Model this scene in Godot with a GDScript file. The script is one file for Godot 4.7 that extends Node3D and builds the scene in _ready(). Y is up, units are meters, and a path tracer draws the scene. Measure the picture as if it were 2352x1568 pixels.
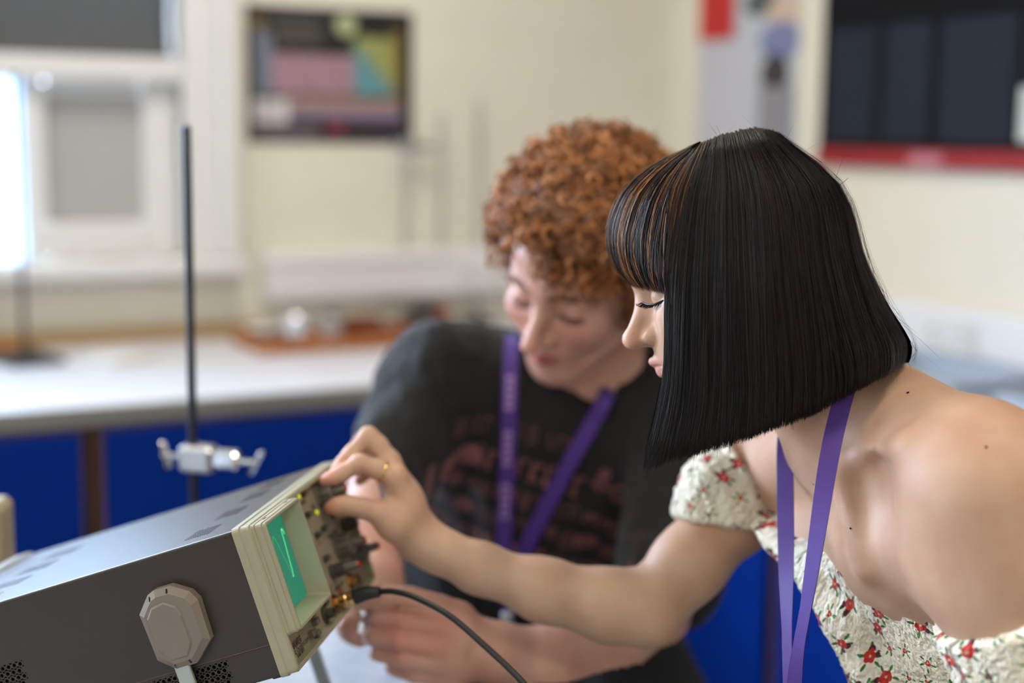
extends Node3D
# A school laboratory: two students at an oscilloscope. Units are metres, y up.
# Pixel coordinates of the 2352 x 1568 photograph are turned into directions; distances come from
# the bench, the walls and the usual size of things.

const FPX := 3267.0                       # focal length in pixels (50 mm on a 36 mm wide frame)
const EYE := Vector3(0, 1.40, 0)
var cam_basis: Basis
var RX: Transform3D                       # room frame: x along the window wall to the corner, z from it into the room
var M := {}                               # materials
var taken := {}


func _ready() -> void:
	camera_and_light()
	materials()
	room()
	back_of_room()
	bench_things()
	oscilloscope()
	people()


# ------------------------------------------------------------------ camera, sky, lamps

func camera_and_light() -> void:
	cam_basis = Basis(Vector3.RIGHT, deg_to_rad(-8.2)) * Basis(Vector3.BACK, deg_to_rad(0.7))
	var cam := Camera3D.new()
	cam.name = "camera"
	cam.transform = Transform3D(cam_basis, EYE)
	cam.fov = rad_to_deg(2.0 * atan(784.0 / FPX))
	cam.near = 0.05
	cam.far = 100.0
	var lens := CameraAttributesPhysical.new()
	lens.frustum_focal_length = 50.0
	lens.frustum_focus_distance = 1.19
	lens.exposure_aperture = 1.8
	cam.attributes = lens
	add_child(cam)
	cam.fov = rad_to_deg(2.0 * atan(784.0 / FPX))
	var corner := Vector3(0.44, 0, -4.114)
	RX = Transform3D(Basis(Vector3(0.885, 0, -0.466).normalized(), Vector3.UP, Vector3(0.466, 0, 0.885).normalized()), corner)

	var env := Environment.new()
	env.background_mode = Environment.BG_SKY
	env.sky = Sky.new()
	var sm := ProceduralSkyMaterial.new()
	sm.sky_top_color = Color(0.72, 0.82, 0.95)
	sm.sky_horizon_color = Color(0.90, 0.94, 1.0)
	sm.ground_bottom_color = Color(0.45, 0.45, 0.42)
	sm.ground_horizon_color = Color(0.75, 0.78, 0.80)
	sm.sky_energy_multiplier = SKY_ENERGY
	sm.ground_energy_multiplier = SKY_ENERGY * 0.6
	env.sky.sky_material = sm
	env.tonemap_mode = Environment.TONE_MAPPER_LINEAR
	env.tonemap_exposure = EXPOSURE
	env.sdfgi_enabled = true
	env.ssao_enabled = true
	env.ssil_enabled = true
	var we := WorldEnvironment.new()
	we.name = "environment"
	we.environment = env
	add_child(we)

const SKY_ENERGY := 5.4
const EXPOSURE := 1.0
const PANEL_ROWS := [0.9, 3.0, 5.2]      # distance of each row of ceiling panels from the window wall
const PANEL_ENERGY := [1.6, 1.4, 2.0]


# ------------------------------------------------------------------ positions

func P(x: float, y: float, d: float) -> Vector3:      # the point seen at pixel (x, y), d metres along the view axis
	return EYE + cam_basis * Vector3((x - 1176.0) / FPX * d, -(y - 784.0) / FPX * d, -d)

func on_wall(x: float, y: float, axis: int, at: float) -> Vector3:   # room coordinates where the sight line of a pixel meets the plane axis = at
	var inv := RX.affine_inverse()
	var o := inv * EYE
	var r := inv.basis * (P(x, y, 1.0) - EYE)
	var s: float = (at - o[axis]) / r[axis]
	return o + r * s


# ------------------------------------------------------------------ nodes

func numbered(called: String) -> String:
	var n: int = taken.get(called, 0)
	taken[called] = n + 1
	return called if n == 0 else "%s_%03d" % [called, n]

func thing(called: String, label: String, category: String, t := Transform3D(), group := "") -> Node3D:
	var o := Node3D.new()
	o.name = numbered(called)
	o.transform = t
	add_child(o)
	tag(o, label, category, group)
	return o

func tag(o: Node, label: String, category: String, group := "", kind := "") -> void:
	if label: o.set_meta("label", label)
	if category: o.set_meta("category", category)
	if group: o.set_meta("group", group)
	if kind: o.set_meta("kind", kind)

func part(called: String, mesh: Mesh, m: Material, parent: Node, t := Transform3D()) -> MeshInstance3D:
	var o := MeshInstance3D.new()
	o.name = numbered(called) if parent == self else called
	o.mesh = mesh
	o.material_override = m
	o.transform = t
	parent.add_child(o, true)
	return o

func structure(called: String, mesh: Mesh, m: Material, t := Transform3D()) -> MeshInstance3D:
	var o := part(called, mesh, m, self, t)
	o.set_meta("kind", "structure")
	return o

func whole(called: String, mesh: Mesh, m: Material, label: String, category: String, t := Transform3D(), group := "") -> MeshInstance3D:
	var o := part(called, mesh, m, self, t)
	tag(o, label, category, group)
	return o

func at(x: float, y: float, z: float) -> Transform3D:
	return Transform3D(Basis(), Vector3(x, y, z))

func in_room(x: float, y: float, z: float, turn := 0.0) -> Transform3D:
	return RX * Transform3D(Basis(Vector3.UP, turn), Vector3(x, y, z))


# ------------------------------------------------------------------ shapes

func new_st() -> SurfaceTool:
	var st := SurfaceTool.new()
	st.begin(Mesh.PRIMITIVE_TRIANGLES)
	return st

func quad(st: SurfaceTool, a: Vector3, b: Vector3, c: Vector3, d: Vector3) -> void:   # counter-clockwise seen from outside
	var n := (b - a).cross(d - a)
	if n.length_squared() < 1e-16:
		n = (c - b).cross(d - b)
	n = n.normalized()
	var uv := [Vector2(0, 1), Vector2(1, 1), Vector2(1, 0), Vector2(0, 0)]
	var p := [a, b, c, d]
	for i in [0, 2, 1, 0, 3, 2]:
		st.set_normal(n)
		st.set_uv(uv[i])
		st.add_vertex(p[i])

func box_into(st: SurfaceTool, lo: Vector3, hi: Vector3, bevel := 0.0, t := Transform3D()) -> void:
	# a box with chamfered edges
	var c := (lo + hi) / 2.0
	var h := (hi - lo) / 2.0
	var b := minf(bevel, minf(h.x, minf(h.y, h.z)) * 0.95)
	for axis in 3:
		var u := (axis + 1) % 3
		var v := (axis + 2) % 3
		for s in [-1.0, 1.0]:
			var q := []
			for k in [[-1, -1], [1, -1], [1, 1], [-1, 1]]:
				var p := Vector3()
				p[axis] = h[axis] * s
				p[u] = (h[u] - b) * k[0] * s
				p[v] = (h[v] - b) * k[1]
				q.append(t * (c + p))
			quad(st, q[0], q[1], q[2], q[3])
	if b <= 0.0:
		return
	for axis in 3:                                    # edges along axis
		var u := (axis + 1) % 3
		var v := (axis + 2) % 3
		for su in [-1.0, 1.0]:
			for sv in [-1.0, 1.0]:
				var q := []
				for k in [[-1, 0], [1, 0], [1, 1], [-1, 1]]:
					var p := Vector3()
					p[axis] = (h[axis] - b) * k[0]
					p[u] = (h[u] if k[1] == 0 else h[u] - b) * su
					p[v] = (h[v] - b if k[1] == 0 else h[v]) * sv
					q.append(t * (c + p))
				if su * sv > 0: quad(st, q[3], q[2], q[1], q[0])
				else: quad(st, q[0], q[1], q[2], q[3])
	for sx in [-1.0, 1.0]:
		for sy in [-1.0, 1.0]:
			for sz in [-1.0, 1.0]:
				var p1 := t * (c + Vector3(h.x * sx, (h.y - b) * sy, (h.z - b) * sz))
				var p2 := t * (c + Vector3((h.x - b) * sx, h.y * sy, (h.z - b) * sz))
				var p3 := t * (c + Vector3((h.x - b) * sx, (h.y - b) * sy, h.z * sz))
				var n: Vector3 = (t.basis * Vector3(sx, sy, sz)).normalized()
				var tri: Array = [p1, p3, p2] if sx * sy * sz > 0 else [p1, p2, p3]
				for p in tri:
					st.set_normal(n)
					st.set_uv(Vector2.ZERO)
					st.add_vertex(p)

func box(lo: Vector3, hi: Vector3, bevel := 0.0) -> ArrayMesh:
	var st := new_st()
	box_into(st, lo, hi, bevel)
	return st.commit()

func boxes(list: Array, bevel := 0.0) -> ArrayMesh:
	var st := new_st()
	for b in list:
		box_into(st, b[0], b[1], bevel)
	return st.commit()

func lathe(st: SurfaceTool, profile: Array, sides: int, t := Transform3D()) -> void:   # profile of Vector2(radius, height); turned about y
	for i in profile.size() - 1:
		var p: Vector2 = profile[i]
		var q: Vector2 = profile[i + 1]
		var sl := Vector2(q.y - p.y, p.x - q.x)
		for k in sides:
			var a := TAU * k / sides
			var b := TAU * (k + 1) / sides
			var va := Vector3(cos(a), 0, sin(a))
			var vb := Vector3(cos(b), 0, sin(b))
			var pts := [va * p.x + Vector3.UP * p.y, vb * p.x + Vector3.UP * p.y, vb * q.x + Vector3.UP * q.y, va * q.x + Vector3.UP * q.y]
			var ns := [(va * sl.x + Vector3.UP * sl.y), (vb * sl.x + Vector3.UP * sl.y), (vb * sl.x + Vector3.UP * sl.y), (va * sl.x + Vector3.UP * sl.y)]
			for j in [0, 1, 2, 0, 2, 3]:
				st.set_normal((t.basis * ns[j]).normalized())
				st.set_uv(Vector2(float(k) / sides, p.y))
				st.add_vertex(t * pts[j])

func lathed(profile: Array, sides := 20, t := Transform3D()) -> ArrayMesh:
	var st := new_st()
	lathe(st, profile, sides, t)
	return st.commit()

func tube_into(st: SurfaceTool, pts: PackedVector3Array, radii: PackedFloat32Array, sides: int, color := Color.WHITE, colored := false, flat := 1.0, flat_dir := Vector3.ZERO) -> void:
	# a round rod along pts; flat < 1 squeezes it along flat_dir
	var n := pts.size()
	var tan0 := (pts[1] - pts[0]).normalized()
	var ref := flat_dir if flat_dir != Vector3.ZERO else (Vector3.UP if absf(tan0.y) < 0.9 else Vector3.RIGHT)
	var u := (ref - tan0 * ref.dot(tan0)).normalized()
	var rings := []
	var norms := []
	for i in n:
		var tn := (pts[mini(i + 1, n - 1)] - pts[maxi(i - 1, 0)]).normalized()
		var base := flat_dir if flat_dir != Vector3.ZERO else u
		u = (base - tn * base.dot(tn)).normalized()
		var v := tn.cross(u)
		var ring := PackedVector3Array()
		var norm := PackedVector3Array()
		for k in sides:
			var a := TAU * k / sides
			ring.append(pts[i] + (u * cos(a) * flat + v * sin(a)) * radii[i])
			norm.append((u * cos(a) + v * sin(a) * flat).normalized())
		rings.append(ring)
		norms.append(norm)
	for i in n - 1:
		for k in sides:
			var k2 := (k + 1) % sides
			for j in [[0, k], [1, k2], [0, k2], [0, k], [1, k], [1, k2]]:
				if colored: st.set_color(color)
				st.set_normal(norms[i + j[0]][j[1]])
				st.set_uv(Vector2(float(j[1]) / sides, float(i + j[0]) / n))
				st.add_vertex(rings[i + j[0]][j[1]])
	for e in [0, n - 1]:
		var dirn := (pts[0] - pts[1]).normalized() if e == 0 else (pts[n - 1] - pts[n - 2]).normalized()
		for k in sides:
			var k2 := (k + 1) % sides
			var tri := [pts[e], rings[e][k2], rings[e][k]] if e == 0 else [pts[e], rings[e][k], rings[e][k2]]
			for p in tri:
				if colored: st.set_color(color)
				st.set_normal(dirn)
				st.set_uv(Vector2.ZERO)
				st.add_vertex(p)

func tube(pts: Array, r: float, sides := 10) -> ArrayMesh:
	var st := new_st()
	var radii := PackedFloat32Array()
	for p in pts: radii.append(r)
	tube_into(st, PackedVector3Array(pts), radii, sides)
	return st.commit()

func curve(pts: Array, steps: int) -> PackedVector3Array:      # Catmull-Rom through pts
	var out := PackedVector3Array()
	var n := pts.size()
	for i in n - 1:
		var a: Vector3 = pts[maxi(i - 1, 0)]
		var b: Vector3 = pts[i]
		var c: Vector3 = pts[i + 1]
		var d: Vector3 = pts[mini(i + 2, n - 1)]
		for k in steps:
			out.append(b.cubic_interpolate(c, a, d, float(k) / steps))
	out.append(pts[n - 1])
	return out

func prism(st: SurfaceTool, outline: Array, z0: float, z1: float, bevel := 0.0, t := Transform3D()) -> void:   # outline counter-clockwise in xy, convex; from z0 (back) to z1 (front), front edge chamfered
	var n := outline.size()
	var c := Vector2()
	for p in outline: c += p / n
	var inner := []
	for p in outline: inner.append(p + (c - p).normalized() * bevel * 1.3)
	var z2 := z1 - bevel
	for i in n:
		var j := (i + 1) % n
		quad(st, t * v3(outline[i], z0), t * v3(outline[j], z0), t * v3(outline[j], z2), t * v3(outline[i], z2))
		if bevel > 0: quad(st, t * v3(outline[i], z2), t * v3(outline[j], z2), t * v3(inner[j], z1), t * v3(inner[i], z1))
		var nn := (t.basis * Vector3.BACK).normalized()
		for p in [v3(c, z1), v3(inner[j], z1), v3(inner[i], z1)]:
			st.set_normal(nn)
			st.set_uv(Vector2.ZERO)
			st.add_vertex(t * p)

func v3(p: Vector2, z: float) -> Vector3:
	return Vector3(p.x, p.y, z)

func text_mesh(text: String, height: float, depth := 0.0003, font := "Droid Sans", weight := 400) -> TextMesh:
	var f := SystemFont.new()
	f.font_names = PackedStringArray([font])
	f.font_weight = weight
	var tm := TextMesh.new()
	tm.text = text
	tm.font = f
	tm.font_size = 64
	tm.pixel_size = height / 46.0
	tm.depth = depth
	tm.curve_step = 4.0
	return tm


# ------------------------------------------------------------------ materials

func mat(color: Color, rough := 0.6, metal := 0.0) -> StandardMaterial3D:
	var m := StandardMaterial3D.new()
	m.albedo_color = color
	m.roughness = rough
	m.metallic = metal
	return m

func noise(freq: float, size := 256, octaves := 4, sd := 1, kind := FastNoiseLite.TYPE_SIMPLEX_SMOOTH) -> NoiseTexture2D:
	var f := FastNoiseLite.new()
	f.seed = sd
	f.frequency = freq
	f.noise_type = kind
	f.fractal_octaves = octaves
	var t := NoiseTexture2D.new()
	t.width = size
	t.height = size
	t.seamless = true
	t.noise = f
	return t

func mottled(c1: Color, c2: Color, freq: float, scale: float, rough: float, bump := 0.0, sd := 1) -> StandardMaterial3D:
	var m := mat(Color.WHITE, rough)
	var t := noise(freq, 256, 4, sd)
	var g := Gradient.new()
	g.set_color(0, c1)
	g.set_color(1, c2)
	t.color_ramp = g
	m.albedo_texture = t
	m.uv1_triplanar = true
	m.uv1_world_triplanar = true
	m.uv1_scale = Vector3.ONE * scale
	if bump > 0.0:
		m.heightmap_enabled = true
		m.heightmap_texture = noise(freq * 3.0, 256, 3, sd + 7)
		m.heightmap_scale = bump
	return m

func glowing(color: Color, energy: float) -> StandardMaterial3D:
	var m := mat(color.darkened(0.5), 0.4)
	m.emission_enabled = true
	m.emission = color
	m.emission_energy_multiplier = energy
	return m

func glass(tint: Color, alpha: float, rough := 0.03) -> StandardMaterial3D:
	var m := mat(Color(tint.r, tint.g, tint.b, alpha), rough)
	m.transparency = BaseMaterial3D.TRANSPARENCY_ALPHA
	return m

func materials() -> void:
	M.wall = mottled(Color(0.85, 0.835, 0.78), Color(0.87, 0.855, 0.80), 0.02, 1.0, 0.85, 0.02)
	M.ceiling = mottled(Color(0.90, 0.89, 0.86), Color(0.93, 0.92, 0.89), 0.03, 1.0, 0.9)
	M.floor = mottled(Color(0.40, 0.41, 0.43), Color(0.47, 0.48, 0.50), 0.05, 1.5, 0.45)
	M.white = mat(Color(0.85, 0.85, 0.85), 0.4)
	M.trunking = mat(Color(0.88, 0.88, 0.90), 0.4)
	M.worktop = mottled(Color(0.80, 0.81, 0.84), Color(0.84, 0.85, 0.88), 0.15, 3.0, 0.28)
	M.worktop_edge = mat(Color(0.52, 0.51, 0.50), 0.5)
	M.blue = mat(Color(0.0, 0.17, 0.53), 0.55)
	M.blue.metallic_specular = 0.25
	M.brown = mottled(Color(0.42, 0.30, 0.23), Color(0.47, 0.34, 0.26), 0.05, 4.0, 0.55)
	M.black = mat(Color(0.03, 0.03, 0.035), 0.4)
	M.rubber = mat(Color(0.025, 0.028, 0.03), 0.5)
	M.steel = mat(Color(0.72, 0.72, 0.73), 0.28, 1.0)
	M.dark_steel = mat(Color(0.22, 0.23, 0.25), 0.35, 0.9)
	M.chrome = mat(Color(0.85, 0.86, 0.88), 0.15, 1.0)
	M.brass = mat(Color(0.80, 0.65, 0.42), 0.22, 1.0)
	M.glass = glass(Color(0.95, 0.97, 1.0), 0.06)
	M.bench = mottled(Color(0.71, 0.745, 0.785), Color(0.77, 0.805, 0.84), 0.06, 2.5, 0.45, 0.01)


# ------------------------------------------------------------------ room shell

const ROOM_W := 6.4      # along the window wall
const ROOM_D := 6.6      # along the notice board wall
const ROOM_H := 2.75

func room() -> void:
	var W := -ROOM_W
	structure("floor", box(Vector3(W - 0.2, -0.12, -0.25), Vector3(0.2, 0.0, ROOM_D + 0.2)), M.floor, RX)
	structure("ceiling", box(Vector3(W - 0.2, ROOM_H, -0.25), Vector3(0.2, ROOM_H + 0.15, ROOM_D + 0.2)), M.ceiling, RX)
	structure("wall_right", box(Vector3(0, 0, -0.25), Vector3(0.2, ROOM_H, ROOM_D + 0.2)), M.wall, RX)
	structure("wall_left", box(Vector3(W - 0.2, 0, -0.25), Vector3(W, ROOM_H, ROOM_D + 0.2)), M.wall, RX)
	structure("wall_front", box(Vector3(W, 0, ROOM_D), Vector3(0, ROOM_H, ROOM_D + 0.2)), M.wall, RX)
	# the window wall has three openings
	var holes := [[-2.62, -1.402], [-4.25, -2.95], [-5.90, -4.60]]
	var y0 := 1.10
	var y1 := 2.45
	var list := [[Vector3(W, 0, -0.25), Vector3(0, y0, 0)], [Vector3(W, y1, -0.25), Vector3(0, ROOM_H, 0)]]
	var x := 0.0
	for h in holes:
		list.append([Vector3(h[1], y0, -0.25), Vector3(x, y1, 0)])
		x = h[0]
	list.append([Vector3(W, y0, -0.25), Vector3(x, y1, 0)])
	structure("wall_back", boxes(list), M.wall, RX)
	for i in 3:
		window(i, holes[i][0], holes[i][1], y0, y1)
	# boxed service trunking along both walls, above the worktop
	var tr := structure("trim_1", box(Vector3(-1.21, 0.985, 0.0), Vector3(0.0, 1.105, 0.055), 0.006), M.trunking, RX)
	part("lid_seam", box(Vector3(-1.21, 1.072, 0.053), Vector3(0.0, 1.076, 0.0565)), M.worktop_edge, tr)
	var tr2 := structure("trim_2", box(Vector3(-0.055, 0.925, 0.06), Vector3(0.0, 1.045, 4.2), 0.006), M.trunking, RX)
	for sx in [-0.62, -0.30]: socket(tr, Transform3D(Basis(), Vector3(sx, 1.035, 0.055)))
	for sz in [1.19, 1.62, 2.2]: socket(tr2, Transform3D(Basis(Vector3.UP, -PI / 2), Vector3(-0.055, 0.985, sz)))
	structure("trim_3", box(Vector3(-2.6, 0.90, 0.0), Vector3(-1.22, 0.935, 0.018), 0.003), mottled(Color(0.62, 0.50, 0.33), Color(0.70, 0.58, 0.40), 0.04, 4.0, 0.5), RX)
	# ceiling panels: glowing diffusers with an area light of their size just below
	var k := 0
	for cx in [-1.3, -3.2, -5.1]:
		for cz in PANEL_ROWS:
			var lamp := thing("ceiling_light", "square white ceiling light panel in the row %s the window wall" % ["nearest", "one away from", "farthest from"][PANEL_ROWS.find(cz)], "ceiling light", in_room(cx, ROOM_H, cz), "ceiling light panels")
			part("frame", boxes([[Vector3(-0.31, -0.03, -0.31), Vector3(0.31, 0, -0.29)], [Vector3(-0.31, -0.03, 0.29), Vector3(0.31, 0, 0.31)], [Vector3(-0.31, -0.03, -0.29), Vector3(-0.29, 0, 0.29)], [Vector3(0.29, -0.03, -0.29), Vector3(0.31, 0, 0.29)]]), M.white, lamp)
			part("diffuser", box(Vector3(-0.29, -0.02, -0.29), Vector3(0.29, -0.005, 0.29)), glow_panel, lamp)
			var al := AreaLight3D.new()
			al.name = "panel_light_%d" % k
			al.area_size = Vector2(0.56, 0.56)
			al.light_energy = PANEL_ENERGY[PANEL_ROWS.find(cz)]
			al.light_color = Color(1.0, 0.965, 0.90)
			al.area_range = 12.0
			al.shadow_enabled = true
			al.transform = Transform3D(Basis(Vector3.RIGHT, -PI / 2), Vector3(0, -0.026, 0))
			lamp.add_child(al)
			k += 1

var glow_panel: StandardMaterial3D = glowing(Color(1.0, 0.95, 0.86), 1.6)

func socket(parent: Node, t: Transform3D) -> void:
	var plate := part("socket_plate", box(Vector3(-0.073, -0.043, 0), Vector3(0.073, 0.043, 0.009), 0.003), M.white, parent, t)
	for s in [-1.0, 1.0]:
		part("switch", box(Vector3(s * 0.018 - 0.006, 0.008, 0.009), Vector3(s * 0.018 + 0.006, 0.028, 0.013), 0.001), M.trunking, plate)
		part("socket_hole", boxes([[Vector3(s * 0.045 - 0.003, 0.006, 0.0085), Vector3(s * 0.045 + 0.003, 0.016, 0.0094)], [Vector3(s * 0.045 - 0.014, -0.016, 0.0085), Vector3(s * 0.045 - 0.007, -0.011, 0.0094)], [Vector3(s * 0.045 + 0.007, -0.016, 0.0085), Vector3(s * 0.045 + 0.014, -0.011, 0.0094)]]), M.black, plate)

func window(i: int, x0: float, x1: float, y0: float, y1: float) -> void:
	# white surround standing out from the wall, a transom, panes, a roller blind in the upper light
	var w := structure("window_%d" % (i + 1), boxes([
		[Vector3(x1, y0, -0.12), Vector3(x1 + 0.085, y1 + 0.1, 0.02)], [Vector3(x0 - 0.085, y0, -0.12), Vector3(x0, y1 + 0.1, 0.02)],
		[Vector3(x0, y1, -0.12), Vector3(x1, y1 + 0.1, 0.02)]], 0.006), M.white, RX)
	part("architrave", boxes([[Vector3(x1 + 0.085, y0, 0.0), Vector3(x1 + 0.131, y1 + 0.1, 0.045)], [Vector3(x0 - 0.131, y0, 0.0), Vector3(x0 - 0.085, y1 + 0.1, 0.045)]], 0.008), M.white, w)
	part("window_sill", box(Vector3(x0 - 0.15, y0 - 0.042, -0.079), Vector3(x1 + 0.135, y0, 0.085), 0.008), M.white, w)
	var tt := 1.575
	var tb := 1.516
	part("transom", box(Vector3(x0, tb, -0.09), Vector3(x1, tt, 0.005), 0.006), M.white, w)
	if i == 0:
		# right casement: grey blind above, a pale closed sash below; left casement: clear above, frosted below
		var mx := -1.93
		part("mullion", box(Vector3(mx - 0.06, y0, -0.11), Vector3(mx, y1, 0.0), 0.006), M.white, w)
		var bl := part("roller_blind", box(Vector3(mx, tt - 0.01, -0.088), Vector3(x1 - 0.004, y1 - 0.03, -0.084)), blind_cloth, w)
		part("bottom_bar", box(Vector3(mx + 0.005, tt + 0.002, -0.092), Vector3(x1 - 0.004, tt + 0.022, -0.080), 0.003), blind_cloth, bl)
		var sx0 := -1.766
		var sash := part("sash", boxes([
			[Vector3(sx0, y0, -0.075), Vector3(-1.712, tb, -0.035)], [Vector3(-1.486, y0, -0.075), Vector3(x1, tb, -0.035)],
			[Vector3(-1.712, y0, -0.075), Vector3(-1.486, y0 + 0.085, -0.035)], [Vector3(-1.712, tb - 0.03, -0.075), Vector3(-1.486, tb, -0.035)]], 0.006), M.white, w)
		part("sash_panel", box(Vector3(-1.712, y0 + 0.085, -0.062), Vector3(-1.486, tb - 0.03, -0.058)), mat(Color(0.66, 0.655, 0.65), 0.6), sash)
		part("window_pane", box(Vector3(mx, y0, -0.084), Vector3(sx0 + 0.03, tb, -0.080)), frosted, w)
		part("window_pane", box(Vector3(x0, y0, -0.084), Vector3(mx - 0.06, tb, -0.080)), frosted, w)
		part("window_pane", box(Vector3(x0, tt, -0.084), Vector3(mx - 0.06, y1, -0.080)), M.glass, w)
	else:
		for q in [[y0, tb], [tt, y1]]:
			part("window_pane", box(Vector3(x0, q[0], -0.084), Vector3(x1, q[1], -0.080)), M.glass, w)

var blind_cloth: StandardMaterial3D = mat(Color(0.34, 0.35, 0.37), 0.8)
var frosted: StandardMaterial3D = frost()

func frost() -> StandardMaterial3D:
	var m := mat(Color(0.50, 0.535, 0.57), 0.5)
	m.backlight_enabled = true
	m.backlight = Color(0.9, 0.96, 1.0)
	return m


# ------------------------------------------------------------------ what stands along the walls

func back_of_room() -> void:
	# one L-shaped worktop over separate cupboards
	var st := new_st()
	box_into(st, Vector3(-5.6, 0.865, 0.0), Vector3(0.0, 0.90, 0.80), 0.004)
	box_into(st, Vector3(-0.65, 0.865, 0.80), Vector3(0.0, 0.90, 4.4), 0.004)
	var top := whole("worktop", st.commit(), M.worktop, "long white laboratory worktop running along the wall under the window", "worktop", RX)
	part("front_edge", boxes([[Vector3(-5.6, 0.862, 0.80), Vector3(-0.65, 0.899, 0.806)], [Vector3(-0.656, 0.862, 0.80), Vector3(-0.65, 0.899, 4.4)]], 0.002), M.worktop_edge, top)
	var names := ["left of the brown divider post", "right of the brown divider post"]
	for i in 4:                                           # cupboards under the window side; a strip of brown carcass shows between them
		var xr := -0.80 - 0.9985 * i
		cupboard(in_room(xr, 0, 0.79), 0.985, ["blue two-door cupboard in the corner, behind the seated person in black", "blue two-door cupboard behind the thin stand with the silver boss clamp", "blue two-door cupboard whose brown edge shows above the oscilloscope casing", "blue two-door cupboard farthest along the window wall"][i])
	for i in 3:
		cupboard(in_room(-0.64, 0, 1.36 + 0.9985 * i, -PI / 2), 0.985, ["blue two-door cupboard below the side worktop, beyond the reaching arm", "blue two-door cupboard below the side worktop, beyond the hanging lanyard", "blue two-door cupboard below the side worktop, behind the floral dress"][i])
	periodic_table()
	print_poster()
	notice_board()
	counter_clutter()

func cupboard(t: Transform3D, w: float, label: String) -> void:     # local: right end at x = 0, front at z = 0
	var c := thing("cupboard", label, "cupboard", t, "blue cupboards under the wall worktop")
	part("carcass", boxes([[Vector3(-w, 0.10, -0.55), Vector3(0, 0.862, -0.002)]], 0.002), M.brown, c)
	part("plinth", box(Vector3(-w, 0.0, -0.50), Vector3(0, 0.10, -0.06)), M.black, c)
	for s in 2:
		var x0 := -w + 0.014 + s * (w / 2 - 0.012)
		var x1 := x0 + w / 2 - 0.016
		var d := part("door", box(Vector3(x0, 0.115, 0.0), Vector3(x1, 0.852, 0.018), 0.002), M.blue, c)
		var hx := x1 - 0.05 if s == 0 else x0 + 0.05
		part("handle", tube([Vector3(hx, 0.66, 0.018), Vector3(hx, 0.66, 0.04), Vector3(hx, 0.655, 0.045), Vector3(hx, 0.56, 0.045), Vector3(hx, 0.555, 0.04), Vector3(hx, 0.555, 0.018)], 0.006, 8), M.black, d)

func image_material(im: Image, rough := 0.5) -> StandardMaterial3D:
	var m := mat(Color.WHITE, rough)
	m.albedo_texture = ImageTexture.create_from_image(im)
	m.texture_repeat = false
	return m

func rect(im: Image, x: float, y: float, w: float, h: float, c: Color) -> void:      # fractions of the image
	im.fill_rect(Rect2i(int(x * im.get_width()), int(y * im.get_height()), int(ceil(w * im.get_width())), int(ceil(h * im.get_height()))), c)

func periodic_table() -> void:
	# flat print: dark ground, cells of the table in the usual blocks
	var im := Image.create(880, 666, false, Image.FORMAT_RGB8)
	im.fill(Color(0.10, 0.095, 0.10))
	var grey := Color(0.50, 0.53, 0.60)
	var pink := Color(0.72, 0.56, 0.62)
	var cyan := Color(0.42, 0.64, 0.68)
	var olive := Color(0.66, 0.68, 0.40)
	var gold := Color(0.56, 0.46, 0.16)
	var dark := Color(0.20, 0.19, 0.20)
	var cw := 0.0485
	var ch := 0.072
	for row in 7:
		for col in 18:
			var c := pink
			if row == 0 and not col in [0, 17]: continue
			if row in [1, 2] and col > 1 and col < 12: continue
			if col < 2: c = grey
			elif col >= 12:
				c = olive if col - 12 > row - 2 else cyan
				if col == 17: c = gold
			var v := 0.94 + 0.06 * float((row * 7 + col * 13) % 5) / 4.0
			rect(im, 0.055 + col * cw, 0.135 + row * ch, cw * 0.90, ch * 0.90, Color(c.r * v, c.g * v, c.b * v))
			rect(im, 0.055 + col * cw + 0.008, 0.135 + row * ch + 0.016, cw * 0.35, ch * 0.28, Color(c.r * 0.4, c.g * 0.4, c.b * 0.4))
	rect(im, 0.02, 0.10, 0.09, 0.06, gold * 0.8)
	rect(im, 0.14, 0.05, 0.30, 0.05, dark * 1.3)
	rect(im, 0.17, 0.13, 0.28, 0.14, Color(0.23, 0.22, 0.20))
	for i in 5: rect(im, 0.18, 0.145 + i * 0.026, 0.26 - 0.03 * (i % 2), 0.008, Color(0.34, 0.33, 0.30))
	for k in 40:
		for j in 40:
			var q := Vector2(k - 20, j - 20) / 20.0
			if q.length() < 1.0: rect(im, 0.585 + q.x * 0.06, 0.115 + q.y * 0.075, 0.004, 0.005, Color(0.68, 0.72, 0.55))
	for row in 2:
		for col in 15:
			var c2 := Color(0.62, 0.50, 0.42) if row == 0 else Color(0.60, 0.52, 0.62)
			rect(im, 0.20 + col * cw, 0.665 + row * ch, cw * 0.9, ch * 0.9, c2)
	rect(im, 0.04, 0.68, 0.20, 0.17, Color(0.80, 0.79, 0.80))
	for i in 6: rect(im, 0.055, 0.70 + i * 0.023, 0.16 - 0.02 * (i % 3), 0.008, Color(0.55, 0.54, 0.56))
	rect(im, 0.04, 0.88, 0.38, 0.08, Color(0.42, 0.37, 0.40))
	rect(im, 0.47, 0.85, 0.11, 0.08, Color(0.50, 0.20, 0.27))
	rect(im, 0.62, 0.86, 0.34, 0.02, Color(0.40, 0.34, 0.44))
	var p := thing("periodic_table_poster", "dark periodic table poster with pink, blue and yellow blocks of cells on the cream wall", "poster", in_room(-1.242, 1.377, 0.0))
	part("sheet", box(Vector3(0, 0, 0.001), Vector3(0.443, 0.335, 0.003)), mat(Color(0.85, 0.85, 0.83), 0.6), p)
	var st := new_st()
	quad(st, Vector3(0, 0, 0.0032), Vector3(0.443, 0, 0.0032), Vector3(0.443, 0.335, 0.0032), Vector3(0, 0.335, 0.0032))
	part("print", st.commit(), image_material(im, 0.45), p)

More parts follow.
